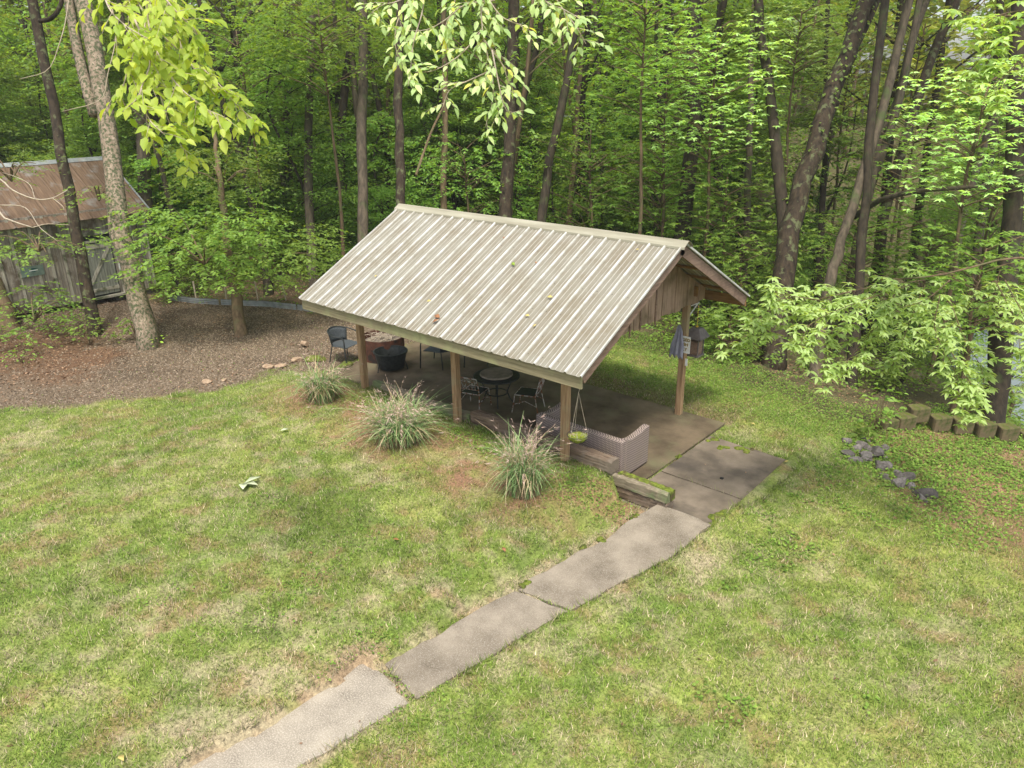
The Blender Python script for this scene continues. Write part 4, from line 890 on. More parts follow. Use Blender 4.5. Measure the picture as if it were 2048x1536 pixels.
for k, (nm, PX, d, w0, w1, bk, lab) in enumerate(SPEC):
    P = [px(x, y, d+(i*.12)) for i, (x, y) in enumerate(PX)]
    base = P[0].copy(); gz = float(H(base[0], base[1]))
    if base[2] > gz+.05 : P = [np.array([base[0]-(P[1]-base)[0]*.35, base[1]-(P[1]-base)[1]*.35, gz-.15])]+P
    else: P[0] = P[0]+(P[0]-P[1])*.12; P[0][2] = gz-.3
    base = P[0].copy()
    up = P[-1]-P[-2]; up /= np.linalg.norm(up); e = P[-1]; short = k == 3
    rem = max(0, 12.5-e[2]); P += [] if short else [e+up*rem*.5, e+up*rem*.8+np.array([0, 0, rem*.3])]
    f0, f1 = [], []
    r0 = w0/FP*d/2; r1 = w1/FP*d/2
    fk = []
    if k == 22:
        q = px(1650, 230, d+.8); fk.append(([q, px(1700, 110, d+.9), px(1760, -20, d+1.2), px(1850, -300, d+2)], .2, .1))
    if k == 26:
        q = px(1742, 370, d+.3); fk.append(([q, px(1790, 230, d), px(1820, 100, d-.3), px(1850, -60, d-.5)], .13, .08)); fk.append(([px(1700, 440, d), px(1760, 400, d-1.5), px(1850, 380, d-2.8), px(1960, 372, d-3.6), px(2080, 340, d-4)], .09, .035))
    if k == 12: fk.append(([px(832, 350, d-3), px(860, 270, d-1.5), px(886, 215, d)], .045, .04))
    if k == 5: fk.append(([px(492, 330, d), px(505, 260, d+.5), px(540, 190, d+1), px(590, 130, d+1.5)], .07, .03)); fk.append(([px(440, 140, d), px(470, 80, d+.5), px(505, 20, d+.6), px(525, 0, d+.7), px(560, -80, d+.7)], .1, .07))
    if k == 1: fk.append(([px(78, 42, d), px(100, 38, d), px(118, 18, d), px(130, -20, d)], .07, .06))
    if k == 0: fk.append(([px(190, 230, d+.3), px(160, 120, d+.5), px(138, 0, d+.6), px(120, -120, d+.7)], .17, .12))
    t0 = empty(nm, tuple(base), label=lab, cat='tree')
    mb, Q = trunk_mb(P, r0, r1*.75, 1.3, 10, 500+k, fk); mb.build('trunk', M[bk], t0, smooth=True, local=tuple(base))
    if short: MY[k] = t0; continue
    top = P[-1]-base; nn = HC[k % 3]; c = link('crown', nn, None, t0); c.location = (top[0], top[1], max(top[2]-3.2, 9.6)); c.rotation_euler = (0, 0, k*1.7)
    MY[k] = t0
def vine(root, path, d, rad, n, seed):
    r = np.random.default_rng(seed); Q = curve([px(x, y, d) for x, y in path], 40)-np.array(root.location); i = r.integers(0, 40, n); a = r.uniform(0, 6.28, n); q = rad*r.uniform(1.0, 1.6, n)
    P = Q[i]+np.stack([q*np.cos(a), q*np.sin(a), r.normal(0, .15, n)], -1); D = np.stack([np.cos(a), np.sin(a), r.uniform(-1.2, -.2, n)], -1); l = r.uniform(.08, .17, n)
    link('vine', leaf_mesh('vine', P, D, np.stack([np.cos(a), np.sin(a), 1+0*a], -1)+r.normal(0, .3, (n, 3)), l, l*.75), M['leaf_mid'], root)
vine(MY[22], [(1560, 620), (1575, 480), (1610, 350), (1650, 230), (1690, 120), (1738, 0)], 20.2+.6, .27, 520, 1)
vine(MY[23], [(1568, 450), (1545, 250), (1525, 90), (1515, 0)], 21, .18, 480, 2)
vine(MY[20], [(1368, 480), (1378, 330), (1388, 200), (1385, 0)], 24.3, .26, 260, 3)
vine(MY[12], [(888, 420), (890, 250), (889, 60)], 26.3, .12, 120, 4)
# low foliage of some of them, as extra crown parts with their own limbs
def low_foliage(root, px_c, d, rad, hgt, n, L, mat, seed, K=9):
    r = np.random.default_rng(seed); c = px(*px_c, d); loc = np.array(root.location); A, a = unit_xy(r, n, .12); q = np.sqrt(r.uniform(0.02, 1, n))
    lay = np.round(r.uniform(-1, 1, n)*3)/3+r.normal(0, .07, n)
    O = np.stack([c[0]+rad*q*np.cos(a), c[1]+rad*q*np.sin(a), c[2]+lay*hgt-.22*hgt*q], -1)-loc
    A = A*.8+np.stack([np.cos(a), np.sin(a), 0*a], -1)*.3
    me = leaf_mesh('crown', *sprays(r, O, A, .55, K, L, .5, .3, .3)); me.materials.append(M[mat]); link('crown', me, None, root)
    mb = MB(); 
    for j in range(7):
        t_ = r.uniform(0, 6.28); e = np.array([c[0]+rad*.8*math.cos(t_), c[1]+rad*.8*math.sin(t_), c[2]+hgt*r.uniform(-.6, .7)])-loc
        b = np.array([c[0], c[1], c[2]-hgt*.9])-loc; mb.tube(curve([b, (b+e)/2+[0, 0, .25], e], 6), np.linspace(.03, .008, 6), 5)
    mb.build('limb', M['bark_brown'], root)
low_foliage(MY[3], (440, 330), 22.8, 1.5, .7, 300, .13, 'leaf_mid', 9)
low_foliage(MY[3], (400, 470), 21.8, 2.1, .95, 480, .165, 'leaf_mid', 1)
low_foliage(MY[3], (545, 500), 22.6, 1.8, .7, 330, .155, 'leaf_mid', 2)
low_foliage(MY[1], (195, 385), 21.6, .6, .25, 22, .13, 'leaf_mid', 3)
low_foliage(MY[2], (75, 485), 22.0, 1.8, .28, 120, .13, 'leaf_mid', 4)
low_foliage(MY[2], (60, 610), 21.6, 1.3, .55, 120, .13, 'leaf_deep', 5)
low_foliage(MY[2], (15, 330), 21.6, .9, .5, 50, .13, 'leaf_mid', 6)
# (b) the wood behind: tall trees and understory trees, copied
def px_u(x, y): return proj((x, y, 3))[0]
def visible(x, y, z=3):
    u, v, d = proj((x, y, z)); return d > 3 and -160 < u < 2210
def make_under(seed, hgt, rad, layers, per, L, K, mat, bk, zmin, nm='understory_tree'):
    t0 = empty(nm); me, limbs = under_crown(seed, hgt, rad, layers, per, L, K, mat, zmin); link('crown', me, None, t0)
    r = np.random.default_rng(seed); P = [(0, 0, -.2), (r.normal(0, .15), r.normal(0, .15), hgt*.35), (r.normal(0, .3), r.normal(0, .3), hgt*.7), (r.normal(0, .4), r.normal(0, .4), hgt)]
    mb, Q = trunk_mb(P, .07, .02, 1.3, 7, seed)
    for a, b in limbs[::2]: mb.tube(curve([a, (a+b)/2+[0, 0, .1], b], 5), np.linspace(.022, .006, 5), 4)
    mb.build('trunk', M[bk], t0, smooth=True); return t0
def make_tall(seed, r0, bk, lean):
    r = np.random.default_rng(seed); t0 = empty('forest_tree'); hgt = 17
    P = [(0, 0, -.3), (lean*.25+r.normal(0, .1), r.normal(0, .1), 4), (lean*.6, r.normal(0, .25), 8.5), (lean, r.normal(0, .4), 13), (lean*1.2, r.normal(0, .4), hgt)]
    fk = []
    for j in range(5):
        z = r.uniform(5.5, 12); a = r.uniform(0, 6.28); l = r.uniform(1.2, 2.6); b = np.array([lean*z/14, 0, z]); fk.append(([b, b+[l*.5*math.cos(a), l*.5*math.sin(a), l*.45], b+[l*math.cos(a), l*math.sin(a), l*.8]], r0*.3, .02))
    mb, Q = trunk_mb(P, r0, r0*.4, 1.3, 8, seed, fk); mb.build('trunk', M[bk], t0, smooth=True)
    n = 150; A, a = unit_xy(r, n, .2); z = 5+11*r.uniform(0, 1, n)**.9; t = (z-5)/11; rr = 3.1*np.sqrt(np.clip(np.sin(np.pi*(.1+.8*t)), .1, 1))*np.sqrt(r.uniform(.05, 1, n))
    O = np.stack([rr*np.cos(a)+lean*z/15, rr*np.sin(a), z], -1); me = leaf_mesh('crown', *sprays(r, O, A, 1.1, 11, .19, .55, .35, .4)); me.materials.append(M['leaf_mid' if seed % 2 else 'leaf_deep']); link('crown', me, None, t0); return t0
UN = [make_under(200+i, h_, rd, ly, pr, .155, 9, mt_, 'bark_dark' if i % 2 else 'bark_grey', zm) for i, (h_, rd, ly, pr, mt_, zm) in enumerate((
    (6.5, 2.3, 9, 20, 'leaf_mid', .15), (8.5, 2.5, 12, 18, 'leaf_deep', .2), (4.6, 2.0, 7, 22, 'leaf_mid', .15), (7.6, 2.1, 10, 18, 'leaf_deep', .3), (10.5, 2.7, 13, 19, 'leaf_mid', .3)))]
TA = [make_tall(300+i, r0, bk, ln) for i, (r0, bk, ln) in enumerate(((.16, 'bark_dark', .5), (.12, 'bark_grey', -.4), (.20, 'bark_dark', -.2), (.10, 'bark_brown', 1.0)))]
SB = [make_under(400+i, 1.5+.5*i, 1.15+.1*i, 5, 10, .11, 8, 'leaf_mid' if i % 2 else 'leaf_deep', 'bark_dark', .1, 'shrub') for i in range(3)]
r = np.random.default_rng(12); used = [(float(o.location[0]), float(o.location[1])) for o in MY.values()]
def place(protos, n, dmin, dmax, sep, desc, cat, group, wmin, seed, smin=.8, smax=1.25):
    r = np.random.default_rng(seed); pts = []; tries = 0; first_ = set(range(len(protos)))
    while len(pts) < n and tries < 40000:
        tries += 1; d = math.sqrt(r.uniform(dmin**2, dmax**2)); u = r.uniform(-120, 2170); p = px(u, 500, d); x, y = p[0], p[1]
        if WOODS_D(x, y) < wmin: continue
        if x < -12.3 and x > -19.5 and -6 < y < 4.3: continue
        if .8*x+.6*y > 22.4 and y < 32.5: continue
        if x > 9.6 and y < 12.6 : continue
        if (1640 < u < 1960 and d > 29 and r.uniform() < .85) or (u > 1480 and d > 33 and r.uniform() < .5): continue
        if any((x-a)**2+(y-b)**2 < sep*sep for a, b in pts): continue
        pts.append((x, y))
    for k, (x, y) in enumerate(pts):
        j = int(r.integers(len(protos))) if k >= len(protos) else k
        o = protos[j] if j in first_ and k < len(protos) else dup(protos[j]); first_.discard(j)
        s_ = r.uniform(smin, smax); o.location = (x, y, float(H(x, y))); o.rotation_euler = (r.normal(0, .03), r.normal(0, .03), r.uniform(0, 6.28)); o.scale = (s_, s_, s_*r.uniform(.9, 1.1))
        zone = ('behind the shed' if px_u(x, y) < 560 else 'behind the left roof half' if px_u(x, y) < 1020 else 'behind the right roof half' if px_u(x, y) < 1450 else 'in the lakeside wood'); dist_ = 'far back' if depth((x, y, 3)) > 44 else 'midway' if depth((x, y, 3)) > 32 else 'near'
        lb = f'{desc[j]} {dist_} {zone}'; tag(o, lb, cat, lb); PLACED.append(o)
    return pts
PLACED = []
def rank_labels():
    g_ = {}
    for o in PLACED: g_.setdefault(o['label'], []).append(o)
    for lb, os_ in g_.items():
        if len(os_) == 1: del os_[0]['group']; continue
        os_.sort(key=lambda o: px_u(o.location[0], o.location[1])); n = len(os_); od = ['leftmost', 'second from left,', 'third from left,', 'fourth from left,', 'fifth from left,', 'sixth from left,', 'seventh from left,', 'eighth from left,']
        for i, o in enumerate(os_): o['label'] = (od[i] if i < n-1 or n > 8 and i < 8 else 'rightmost')+' '+lb if i < 8 or i == n-1 else lb
place(TA, 105, 27, 60, 2.3, ('tall tree with a dark trunk', 'tall tree with a grey trunk', 'tall tree with a stout trunk', 'tall slim leaning brown tree'), 'tree', 'tall trees deep in the wood', 1.2, 1, .85, 1.3)
place(UN, 130, 28, 56, 1.7, ('mid green understory tree', 'dark leafy understory tree', 'short bushy understory tree', 'dark slim understory tree', 'highest leafy understory tree'), 'tree', 'understory trees in the wood', 1.6, 2, .75, 1.3)
place(SB, 90, 18, 40, 1.1, ('small dark shrub', 'mid green shrub', 'large dark shrub'), 'shrub', 'shrubs on the wood floor', .5, 3, .6, 1.25)
rank_labels()
# undergrowth and the far mass of the wood
r = np.random.default_rng(9); n = 26000
d = np.sqrt(r.uniform(17**2, 60**2, n)); u = r.uniform(-150, 2200, n); P = CAM+d[:, None]*(FW+R2*((u-1024)/FP)[:, None]-U2*((500-768)/FP)); x, y = P[:, 0], P[:, 1]
k = (WOODS_D(x, y) > -.1+.5*r.uniform(-1, 1, n)) & ~((x < -12.8) & (x > -18.8) & (y > -5) & (y < 3.2)) & ((.8*x+.6*y < 23.4) | (y > 32.5)); x, y = x[k], y[k]; n = len(x)
A, a = unit_xy(r, n, .3); O = np.stack([x, y, H(x, y)+r.uniform(.05, .9, n)**1.3], -1)
me = leaf_mesh('undergrowth', *sprays(r, O, A, .5, 9, .10, .55, .3, .45)); tag(link('undergrowth', me, M['leaf_deep']), kind='stuff')
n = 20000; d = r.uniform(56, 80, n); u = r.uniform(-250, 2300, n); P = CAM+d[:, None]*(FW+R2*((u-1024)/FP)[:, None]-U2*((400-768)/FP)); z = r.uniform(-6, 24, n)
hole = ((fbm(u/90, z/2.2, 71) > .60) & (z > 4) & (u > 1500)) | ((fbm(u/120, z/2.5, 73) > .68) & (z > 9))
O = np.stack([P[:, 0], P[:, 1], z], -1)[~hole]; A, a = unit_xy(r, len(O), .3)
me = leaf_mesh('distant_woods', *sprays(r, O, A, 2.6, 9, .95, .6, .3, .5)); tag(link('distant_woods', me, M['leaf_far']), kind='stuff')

# (c) boughs that hang into the picture near the camera
def bough_tree(name, base, limb, twigs, d, mat, L, label, seed, W=.5, kind='alt', nper=1., tr=.010, crown_extra=None, trunk_r=.16, dj=.5):
    r = np.random.default_rng(seed); t0 = empty(name, tuple(base), label=label, cat='tree'); base = np.array(base, float)
    mb = MB(); top = limb[0]; mb.tube(curve([base-[0, 0, .2], base*.5+np.array([top[0], top[1], base[2]])*.5+[0, 0, (top[2]-base[2])*.5], top], 10), np.linspace(trunk_r, trunk_r*.6, 10), 9)
    mb.build('trunk', M['bark_grey'], t0, smooth=True, local=tuple(base))
    mb = MB(); mb.tube(curve(limb, 12), np.linspace(min(trunk_r*.5, .05), .010, 12), 7)
    Ps, Ds, Ns, Ls, Ws = [], [], [], [], []
    for tw in twigs:
        dd = d+r.uniform(-dj, dj); sp = dj*.8*r.uniform(-1, 1)
        T = curve([px(x, y, dd+sp*i/len(tw)) for i, (x, y) in enumerate(tw)], 26)
        mb.tube(T, np.linspace(tr, tr*.3, 26), 5); ln = np.linalg.norm(np.diff(T, axis=0), axis=1).sum()
        tan = np.gradient(T, axis=0); tan /= np.linalg.norm(tan, axis=1)[:, None]
        nsub = int(ln*(6 if kind == 'alt' else 5.5)*nper)
        for q in range(nsub):
            i = int(25*((q+.5)/nsub)**.85); a = tan[i]; sd_ = np.cross(a, FW); sd_ /= np.linalg.norm(sd_)+1e-6
            dr = a*.6+sd_*r.uniform(-1, 1)*1.1-FW*r.normal(0, .35); dr[2] -= .05; dr /= np.linalg.norm(dr); sl_ = r.uniform(.12, .42)*(1-.45*i/25)*(L/.13)
            S = np.array([T[i]+dr*sl_*t-np.array([0, 0, .12*sl_*t*t]) for t in np.linspace(0, 1, 5)]); mb.tube(S, np.linspace(tr*.35, tr*.15, 5), 4, False)
            if kind == 'alt':
                kk = max(3, int(sl_/(L*.42)))
                for j in range(kk+1):
                    t = (j+.7)/(kk+1) if j < kk else 1; p = S[0]+(S[-1]-S[0])*t; sg = 1 if j % 2 else -1; lat = np.cross(dr, [0, 0, 1.]); lat /= np.linalg.norm(lat)+1e-6
                    D = dr*.6+lat*sg*.9 if j < kk else dr; D = D+r.normal(0, .18, 3); D[2] -= .35
                    N = np.array([0, 0, 1.])-FW*.8+r.normal(0, .3, 3); l = L*r.uniform(.65, 1.15); Ps.append(p); Ds.append(D); Ns.append(N); Ls.append(l); Ws.append(l*W)
            else:
                for c_ in (S[-1], S[2]) if sl_ > .25 else (S[-1],):
                    m_ = r.integers(6, 10); a0 = r.uniform(0, 6.28)
                    for j in range(m_):
                        a_ = a0+j*6.283/m_+r.normal(0, .2); D = np.array([math.cos(a_), math.sin(a_), r.uniform(-.55, .12)]); N = np.array([0, 0, 1.])+r.normal(0, .25, 3); l = L*r.uniform(.65, 1.2)
                        Ps.append(c_); Ds.append(D); Ns.append(N); Ls.append(l); Ws.append(l*W)
    mb.build('limb', M['bark_brown' if kind == 'star' else 'twig'], t0, smooth=True, local=tuple(base))
    me = leaf_mesh('crown', np.array(Ps)-base, np.array(Ds), np.array(Ns), np.array(Ls), np.array(Ws), .1, True); link('crown', me, M[mat], t0)
    return t0
b1 = (pz(-330, 900, .2)); b1[2] = 0
bough_tree('overhanging_tree', b1, [np.array([b1[0]+.3, b1[1], 9.6]), px(-150, -260, 7.4), px(80, -230, 7), px(290, -60, 6.8)],
    [[(250, -60), (285, 20), (345, 90), (420, 150), (470, 205), (512, 245)], [(290, -60), (300, 60), (340, 150), (400, 210), (450, 235)], [(300, -50), (290, 90), (320, 190), (345, 260), (388, 332)],
     [(280, 60), (262, 120), (250, 160), (240, 205)], [(270, 40), (300, 120), (280, 190), (300, 240), (330, 270)], [(300, -40), (350, 20), (390, 60), (400, 90)], [(200, -60), (215, 10), (250, 50), (300, 80)], [(250, -60), (330, 0), (350, 40), (370, 110), (430, 190)],
     [(320, -40), (310, 30), (350, 110), (380, 170)], [(260, -60), (255, 20), (290, 90), (330, 130)]],
    6.8, 'leaf_lime', .125, 'overhanging tree whose bright lime green leaves droop in front of the wood at upper left', 31, .58, nper=2.3)
bt = empty('overhanging_branch_tree', (0, 0, 0)); col.objects.unlink(bt); bpy.data.objects.remove(bt)
b2 = (13.0, -13.0, 0)
bough_tree('overhanging_tree', b2, [np.array([13.0, -12.8, 8.5]), np.array([12, -9.5, 10.5]), px(900, -500, 5.5), px(930, -120, 6.6)],
    [[(850, -50), (845, 20), (828, 80), (822, 130), (816, 172)], [(960, -60), (962, 20), (968, 80), (984, 150), (985, 200), (970, 255)], [(990, 0), (930, 10), (890, 40), (850, 60), (790, 60)], [(860, -40), (800, 0), (765, 10), (740, 28)],
     [(965, 60), (920, 110), (870, 140), (830, 145)], [(968, 80), (1005, 130), (1015, 160), (1025, 175)], [(984, 100), (1000, 180), (1010, 215), (1022, 230)], [(985, 140), (940, 160), (900, 180), (885, 215)], [(1080, -60), (1120, 10), (1150, 50), (1172, 88)], [(960, -30), (1000, 30), (1040, 50), (1045, 60)], [(1060, -60), (1090, 0), (1130, 20), (1165, 40)],
     [(840, -30), (800, 30), (790, 80), (800, 130)], [(900, -60), (910, 0), (890, 60), (900, 120)]],
    6.8, 'leaf_pale', .105, 'overhanging tree whose pale grey green leaves hang down at top centre', 32, .48, nper=1.9, tr=.008)
b3 = tuple(pz(2250, 880, -.5)); b3 = (b3[0], b3[1], float(H(b3[0], b3[1])))
bough_tree('overhanging_tree', b3, [np.array([b3[0], b3[1], 6.2]), px(2150, 500, 12.5), px(2020, 515, 12), px(1880, 550, 11.6), px(1760, 560, 11.3)],
    [[(1850, 560), (1740, 575), (1640, 600), (1540, 650), (1450, 690)], [(1700, 585), (1620, 600), (1560, 600), (1500, 660)], [(1760, 575), (1690, 640), (1640, 690), (1640, 760)], [(1640, 600), (1570, 590), (1540, 580)], [(1800, 570), (1760, 640), (1720, 690), (1680, 740)],
     [(1850, 570), (1820, 640), (1800, 700), (1780, 740)], [(1880, 590), (1870, 660), (1900, 720), (1920, 770), (1945, 830)], [(1900, 600), (1930, 680), (1960, 730), (1970, 770)], [(1990, 560), (2030, 640), (2040, 700), (2045, 780)], [(2010, 560), (2060, 660), (2080, 740)],
     [(1820, 570), (1700, 610), (1620, 650), (1600, 700)], [(1960, 560), (1930, 620), (1860, 660), (1830, 690)], [(2000, 540), (1990, 600), (2000, 640)], [(1900, 560), (1850, 600), (1790, 620), (1750, 650)], [(1900, 700), (1930, 750), (1950, 790), (1930, 830)]],
    11.4, 'leaf_box', .135, 'overhanging tree with star shaped sprays of bright leaves drooping at right over the creek', 33, .36, kind='star', nper=4.0, tr=.008, dj=.9, trunk_r=.05)
b4 = (17.5, 6, float(H(17.5, 6)))
bough_tree('overhanging_tree', b4, [np.array([17.5, 6, 7.5]), px(2350, 50, 9), px(2150, 40, 9), px(1990, 30, 9)],
    [[(2100, 20), (2040, 60), (1980, 100), (1930, 150)], [(2100, 60), (2050, 110), (2010, 150), (1980, 175)], [(2060, 20), (2000, 30), (1950, 60)], [(2120, 100), (2070, 130), (2030, 150)], [(2000, -40), (1960, 10), (1920, 30)]],
    9, 'leaf_box', .14, 'overhanging tree showing only light leaf sprays in the top right corner', 34, .36, kind='star', nper=3.4, dj=.6, trunk_r=.06)
# mid-distance light foliage on the right, from trees standing at the wood's edge
def spray_tree(px0, d, rad, hgt, n, mat, label, seed, star=True, L=.16):
    n = int(n*1.8); r = np.random.default_rng(seed); c = px(*px0, d); gz = float(H(c[0], c[1])); t0 = empty('edge_tree', (c[0], c[1], gz), label=label, cat='tree')
    top = c[2]+hgt*.6-gz; mb, Q = trunk_mb([(0, 0, -.2), (.1, .1, top*.35), (-.1, .15, top*.7), (0, 0, top)], .07, .02, 1.3, 7, seed)
    q = r.uniform(0.03, 1, n)**.5; a = r.uniform(0, 6.28, n); lay = np.round(r.uniform(-1, 1, n)*4)/4+r.normal(0, .06, n)
    C = np.stack([rad*q*np.cos(a), rad*q*np.sin(a), c[2]-gz+lay*hgt-.2*hgt*q], -1)
    for j in range(0, n, 14):
        b = np.array([0, 0, max(.3, C[j][2]-.35*np.hypot(*C[j][:2]))]); mb.tube(curve([b, (b+C[j])/2+[0, 0, .1], C[j]], 5), np.linspace(.02, .006, 5), 4)
    mb.build('trunk', M['bark_brown'], t0, smooth=True)
    if star:
        K = 8; aa = r.uniform(0, 6.28, (n, 1))+np.arange(K)[None]*6.283/K+r.normal(0, .2, (n, K)); D = np.stack([np.cos(aa), np.sin(aa), r.uniform(-.55, .1, (n, K))], -1).reshape(-1, 3); P = np.repeat(C, K, 0); l = L*r.uniform(.6, 1.2, n*K)
        me = leaf_mesh('crown', P, D, np.tile([0, 0, 1.], (n*K, 1))+r.normal(0, .3, (n*K, 3)), l, l*.36, .1)
    else:
        A = np.stack([np.cos(a), np.sin(a), 0*a], -1)+r.normal(0, .3, (n, 3)); me = leaf_mesh('crown', *sprays(r, C, A, .5, 9, L, .5, .3, .3))
    me.materials.append(M[mat]); link('crown', me, None, t0)
for i, a in enumerate([
    ((1330, 250), 23, 2.6, 2.6, 420, 'leaf_mid', 'leafy sapling with star shaped sprays above the gable peak'),
    ((1450, 420), 22.5, 1.9, 1.6, 260, 'leaf_mid', 'leafy sapling just right of the roof gable'),
    ((1290, 60), 20, 1.9, 1.3, 240, 'leaf_mid', 'small tree with light tufts at the top above the roof ridge'),
    ((1720, 500), 21.5, 1.7, 1.2, 240, 'leaf_mid', 'bushy sapling behind the bright drooping leaves'),
    ((1860, 500), 21.5, 2.0, 1.4, 260, 'leaf_mid', 'bushy sapling left of the lake side trunks'),
    ((1960, 250), 18, 1.9, 1.5, 260, 'leaf_box', 'light green sapling high at the right edge'),
    ((1960, 560), 17, 1.5, 1.2, 230, 'leaf_mid', 'sapling in front of the big dark trunk by the lake'),
    ((1700, 150), 26, 2.4, 2.0, 260, 'leaf_box', 'bright sapling seen through the great forked tree'),
    ((1600, 60), 24, 2.0, 1.0, 200, 'leaf_box', 'light leafed tree at the top beside the great fork'),
    ((1430, 160), 21, 2.0, 1.6, 300, 'leaf_box', 'light green sapling whose tufts hang above and right of the gable'),
    ((1820, 330), 22, 2.0, 1.6, 260, 'leaf_mid', 'sapling filling the gap between the double trunk and the right edge'),
    ((1480, 540), 22, 1.4, 1.4, 200, 'leaf_mid', 'sapling left of the foot of the great fork'),
    ((1990, 420), 20, 1.7, 1.6, 260, 'leaf_mid', 'mid green sapling at the right edge above the drooping leaves'),
    ((1840, 110), 25, 2.3, 1.6, 280, 'leaf_far', 'sunlit sapling at the top right behind the double trunk'),
    ((2020, 790), 22, 1.1, 1.3, 90, 'leaf_mid', 'lakeshore sapling screening the water at the right edge'),
    ((1950, 800), 21, 1.0, .8, 80, 'leaf_mid', 'low lakeshore sapling behind the mossy blocks'),
    ((1460, 660), 20, 1.0, .7, 120, 'leaf_mid', 'low leafy sapling under the right end of the roof')]): spray_tree(*a, seed=600+i)
for i, a in enumerate([
    ((640, 60), 24, 2.3, 1.2, 300, 'leaf_mid', 'broad leafed sapling at the top left of centre'),
    ((930, 360), 27, 2.4, 1.6, 280, 'leaf_mid', 'leafy sapling right behind the roof ridge'),
    ((1180, 330), 27, 2.8, 2.0, 300, 'leaf_deep', 'dark leafy sapling behind the right half of the ridge'),
    ((480, 120), 26, 2.2, 1.6, 260, 'leaf_mid', 'sapling behind the lime green hanging leaves')]): spray_tree(*a, seed=650+i, star=False, L=.15)
# pale bare twigs of the lower left
bw = empty('bare_branch_tree', tuple(pz(-420, 820, 0)), label='tree off the left edge with pale bare curving twigs before the shed', cat='tree')
bl = np.array(bw.location); mb = MB(); mb.tube(curve([(0, 0, -.2), (0.1, 0, 2.4), (.2, .1, 5.8)], 8), np.linspace(.15, .07, 8), 8); mb.build('trunk', M['bark_grey'], bw, smooth=True)
mb = MB(); tdp = 9.
tp = bl+np.array([.12, .02, 3.2]); h_ = px(-60, 330, tdp)
for tw, w_ in (([(-60, 330), (0, 358), (25, 380), (70, 398), (105, 396), (135, 380)], .012), ([(70, 398), (60, 370), (35, 355), (5, 345)], .006), ([(-60, 330), (0, 425), (20, 440), (65, 455)], .016), ([(0, 410), (50, 415), (80, 455), (116, 483)], .007), ([(65, 455), (95, 448), (140, 450)], .006), ([(105, 396), (125, 412), (128, 420)], .005)):
    mb.tube(curve([px(x, y, tdp) for x, y in tw], 16), np.linspace(w_, w_*.4, 16), 5)
mb.tube(curve([tp, (tp+h_)/2+[0, 0, .3], h_], 8), np.linspace(.05, .014, 8), 6)
tp = bl+np.array([.2, .1, 5.6]); h_ = px(60, -60, 7.5); mb.tube(curve([tp, (tp+h_)/2+[0, 0, .8], h_], 8), np.linspace(.05, .01, 8), 6)
for tw, w_ in (([(60, -60), (130, -20), (133, 30), (118, 90), (95, 140), (40, 158)], .008), ([(60, -60), (200, -10), (232, 60), (215, 150), (200, 200), (125, 223)], .008)): mb.tube(curve([px(x, y, 7.5) for x, y in tw], 18), np.linspace(w_, w_*.4, 18), 5)
mb.build('limb', M['twig'], bw, smooth=True, local=tuple(bl))

# ------------------------------------------------------------------ ground vegetation and debris
def scatter(n, x0, x1, y0, y1, r):
    x = r.uniform(x0, x1, n); y = r.uniform(y0, y1, n); z = H(x, y)
    q = np.stack([x, y, z], -1)-CAM; dz_ = q @ FW; u = 1024+FP*(q @ R2)/dz_; v = 768-FP*(q @ U2)/dz_
    k = (dz_ > 1) & (u > -60) & (u < 2110) & (v > 150) & (v < 1600); return x[k], y[k], z[k]
def on_hard(x, y):
    m = inpoly(x, y, SLABP)
    for P, _, _ in PATHS+APRON: m |= inpoly(x, y, P)
    return m
r = np.random.default_rng(15)
x, y, z = scatter(1500000, -7, 15.5, -8, 11, r)
gr, wo, li, be, st, rd = masks(x, y)
dens = np.clip((1-gr)*(1-wo)*(1-.8*be)*(1-rd*.95)*(1-.6*ry(x, y)), 0, 1)*(.45+.55*ss(.35, .6, fbm(x*5, y*5, 61, 3)))*(1-.5*st)
dc = np.hypot(x-CAM[0], y-CAM[1]); dens *= np.clip(1.25-dc/26, .35, 1)
k = (r.uniform(0, 1, len(x)) < dens) & ~on_hard(x, y); x, y, z = x[k], y[k], z[k]; n = len(x)
n2 = fbm(x*2.6, y*2.6, 62); pe = (1-ss(.03, .14, pathd(x, y)))*(fbm(x*3, y*3, 65) > .42); tall = np.maximum(ss(.60, .72, n2)*.5, pe)
a = r.uniform(0, 6.283, n); h_ = (.03+.035*r.uniform(0, 1, n)+.07*tall*r.uniform(0, 1, n)); ln = r.uniform(.4, 1.5, n)*h_; w_ = r.uniform(.003, .007, n)
P = np.stack([x, y, z-.004], -1); S = np.stack([np.cos(a), np.sin(a), 0*a], -1); T = P+np.stack([-np.sin(a)*ln, np.cos(a)*ln, h_], -1)
V = np.stack([P-S*w_[:, None], P+S*w_[:, None], T], 1).reshape(-1, 3)
c = gcol(x, y); kk = r.uniform(0, 1, (n, 1)); green = np.array([.10, .22, .022])*(1-kk)+np.array([.32, .42, .07])*kk
C = c*.42+green*.58; dry = r.uniform(0, 1, n) < (.14+.45*st[k]); C[dry] = np.array([.50, .42, .27])*r.uniform(.6, 1.2, (dry.sum(), 1)); C = C*(1-tall[:, None]*.25)*(.78+.5*fbm(x*7, y*7, 63, 3))[:, None]*r.uniform(.55, 1.45, (n, 1))
tag(link('grass', me_np('grass', V, np.arange(3*n).reshape(n, 3), np.repeat(C, 3, 0)), M['blade']), kind='stuff')
